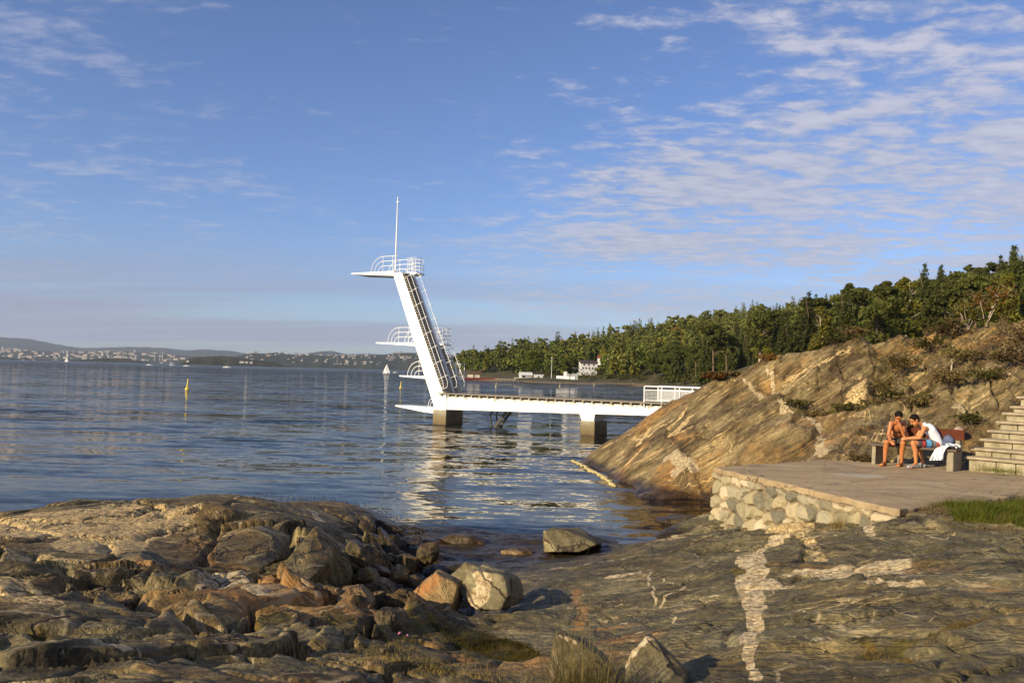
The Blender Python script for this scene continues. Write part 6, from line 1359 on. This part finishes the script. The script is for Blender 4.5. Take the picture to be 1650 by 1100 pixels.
shrub(1185, 600, 30.4, .25, 1.4, 'dry', 'dry grassy shrub on the ridge of the big rock, right of the orange shrub', 2, 700, .05)
shrub(1238, 585, 29.8, .35, .9, 'autumn', 'small orange shrub on the ridge above the pale vein', 3, 500, .04)
shrub(1340, 562, 28.8, .45, 1.6, 'bush', 'low green shrub on the middle of the rock ridge', 4, 500, .04)
shrub(1375, 556, 28.5, .6, 1.6, 'dry', 'dry yellow shrub on the rock ridge right of the low green one', 5, 600, .04)
for k, (px, py, d_, h, w, kd, lb) in enumerate([
    (1288, 662, 25.8, .5, 1.0, 'bush', 'low green shrub at the lower end of the pale vein'), (1320, 655, 25, .55, 1.2, 'dry', 'brown shrub in the gully of the big rock, right of the low green one'),
    (1358, 650, 24.4, .5, 1.3, 'bush', 'green brown shrub in the middle of the gully'), (1425, 622, 25, .9, 1.3, 'dry', 'reddish brown shrub in the hollow below the ridge'),
    (1452, 612, 24.8, 1.1, 1.4, 'dry', 'taller brown shrub right of the reddish one in the hollow'), (1437, 652, 22.8, .6, .8, 'bush', 'round dark green shrub above the left boy\'s head'),
    (1408, 658, 23, .45, 1.1, 'dry', 'low brown shrub left of the round dark green one'), (1480, 650, 22, .5, 1.2, 'dry', 'straggly brown shrub above the boy in the vest'),
    (1530, 645, 21.5, .9, 1.3, 'dry', 'brown shrub with bare twigs behind the bench'), (1545, 600, 23.5, 1.0, 1.3, 'dry', 'rusty shrub on the broken slope above the bench'),
    (1590, 640, 21, .6, 1.3, 'bush', 'green shrub on the slope left of the top steps'), (1620, 605, 21.5, .9, 1.5, 'dry', 'dry shrub on the slope above the top steps'),
    (1640, 570, 23, 1.2, 1.6, 'dry', 'rusty tall shrub near the right edge of the slope'), (1500, 570, 25.5, .9, 1.3, 'bush', 'green shrub just under the ridge, left of the pale dead stem'),
    (1395, 742, 18.2, .3, .8, 'dry', 'little dry plant at the foot of the rock left of the bench'), (1568, 690, 19, .5, .8, 'bush', 'green plant between the bench and the steps'), (1475, 690, 19.3, .45, .7, 'dry', 'dry plant with pale flowers behind the boys')]):
    shrub(px, py, d_, h, w, kd, lb, 20+k, int(420*h*w+250), .035)
for k, (px, py, d_, h, w, kd, lb, bk) in enumerate([
    (1588, 534, 26.5, 1.9, 1.8, 'autumn', 'slender pale stemmed birch sapling with orange leaves on the ridge', M_PALEB), (1560, 540, 26.5, 1.3, 1.3, 'birch', 'slender birch sapling left of the orange leaved one on the ridge', M_PALEB),
    (1622, 528, 26.3, 1.2, 1.5, 'birch', 'yellow green sapling on the ridge near the right edge', M_BARK), (1530, 553, 26.2, .9, 1.2, 'dry', 'small rowan with brownish leaves at the left of the ridge saplings', M_BARK), (1490, 545, 27, .9, 1.8, 'bush', 'dark green bush on the ridge left of the rowan', M_BARK)]):
    shrub(px, py, d_, h, w, kd, lb, 60+k, int(330*h), .05, 7, 'sapling' if h > 1 else 'shrub', 'sapling' if h > 1 else 'shrub', bk)
p = atd(1530, 597, 23.6); p[2] = float(dome_h(np.array([p[0]]), np.array([p[1]]))[0]); q = atd(1536, 556, 24.0)
st_ = thing('dead_stem', 'pale bare dead stem standing on the slope behind the bench', 'dead tree', tuple(p)); b = MB().tube([p-[0, 0, .1], (p+q)/2+[.02, 0, 0], q], [.035, .028, .012], 7); b.tube([(p+q)/2, (p+q)/2+[.18, 0, .22]], [.015, .004], 5); b.build('stem', M_PALEB, st_)
# seaweed fringe where the left rock meets the water
r = np.random.default_rng(12); pts = []
for px, py in zip(np.linspace(330, 640, 900), np.full(900, 0)):
    yy0 = np.interp(px, [330, 430, 520, 600, 640], [803, 802, 806, 820, 838])+r.normal()*3; p = atz(px, yy0, 0.02); pts.append(p+np.array([r.normal()*.15, r.normal()*.3, 0]))
blades(np.array(pts), .07, .014, 12, simple('bladder_wrack', (.035, .020, .006), .4, .4, 9), 'seaweed', 'dark brown seaweed fringe along the edge of the left rocks', 'seaweed', 1.2)

# ------------------------------------------------------------------ haze
m = bpy.data.materials.new('haze_air'); m.use_nodes = True; nt = m.node_tree; nt.nodes.clear(); g = G(nt)
v = g.n('ShaderNodeVolumePrincipled', None, Color=(.62, .72, .92, 1), Density=4.4e-5); v.inputs['Anisotropy'].default_value = 0.0
g.n('ShaderNodeOutputMaterial', None, Volume=v.outputs[0])
MB().box((-17000, -400, -6), (17000, 15800, 560)).build('haze', m, kind='stuff', label='thin blue air over the fjord', cat='haze')
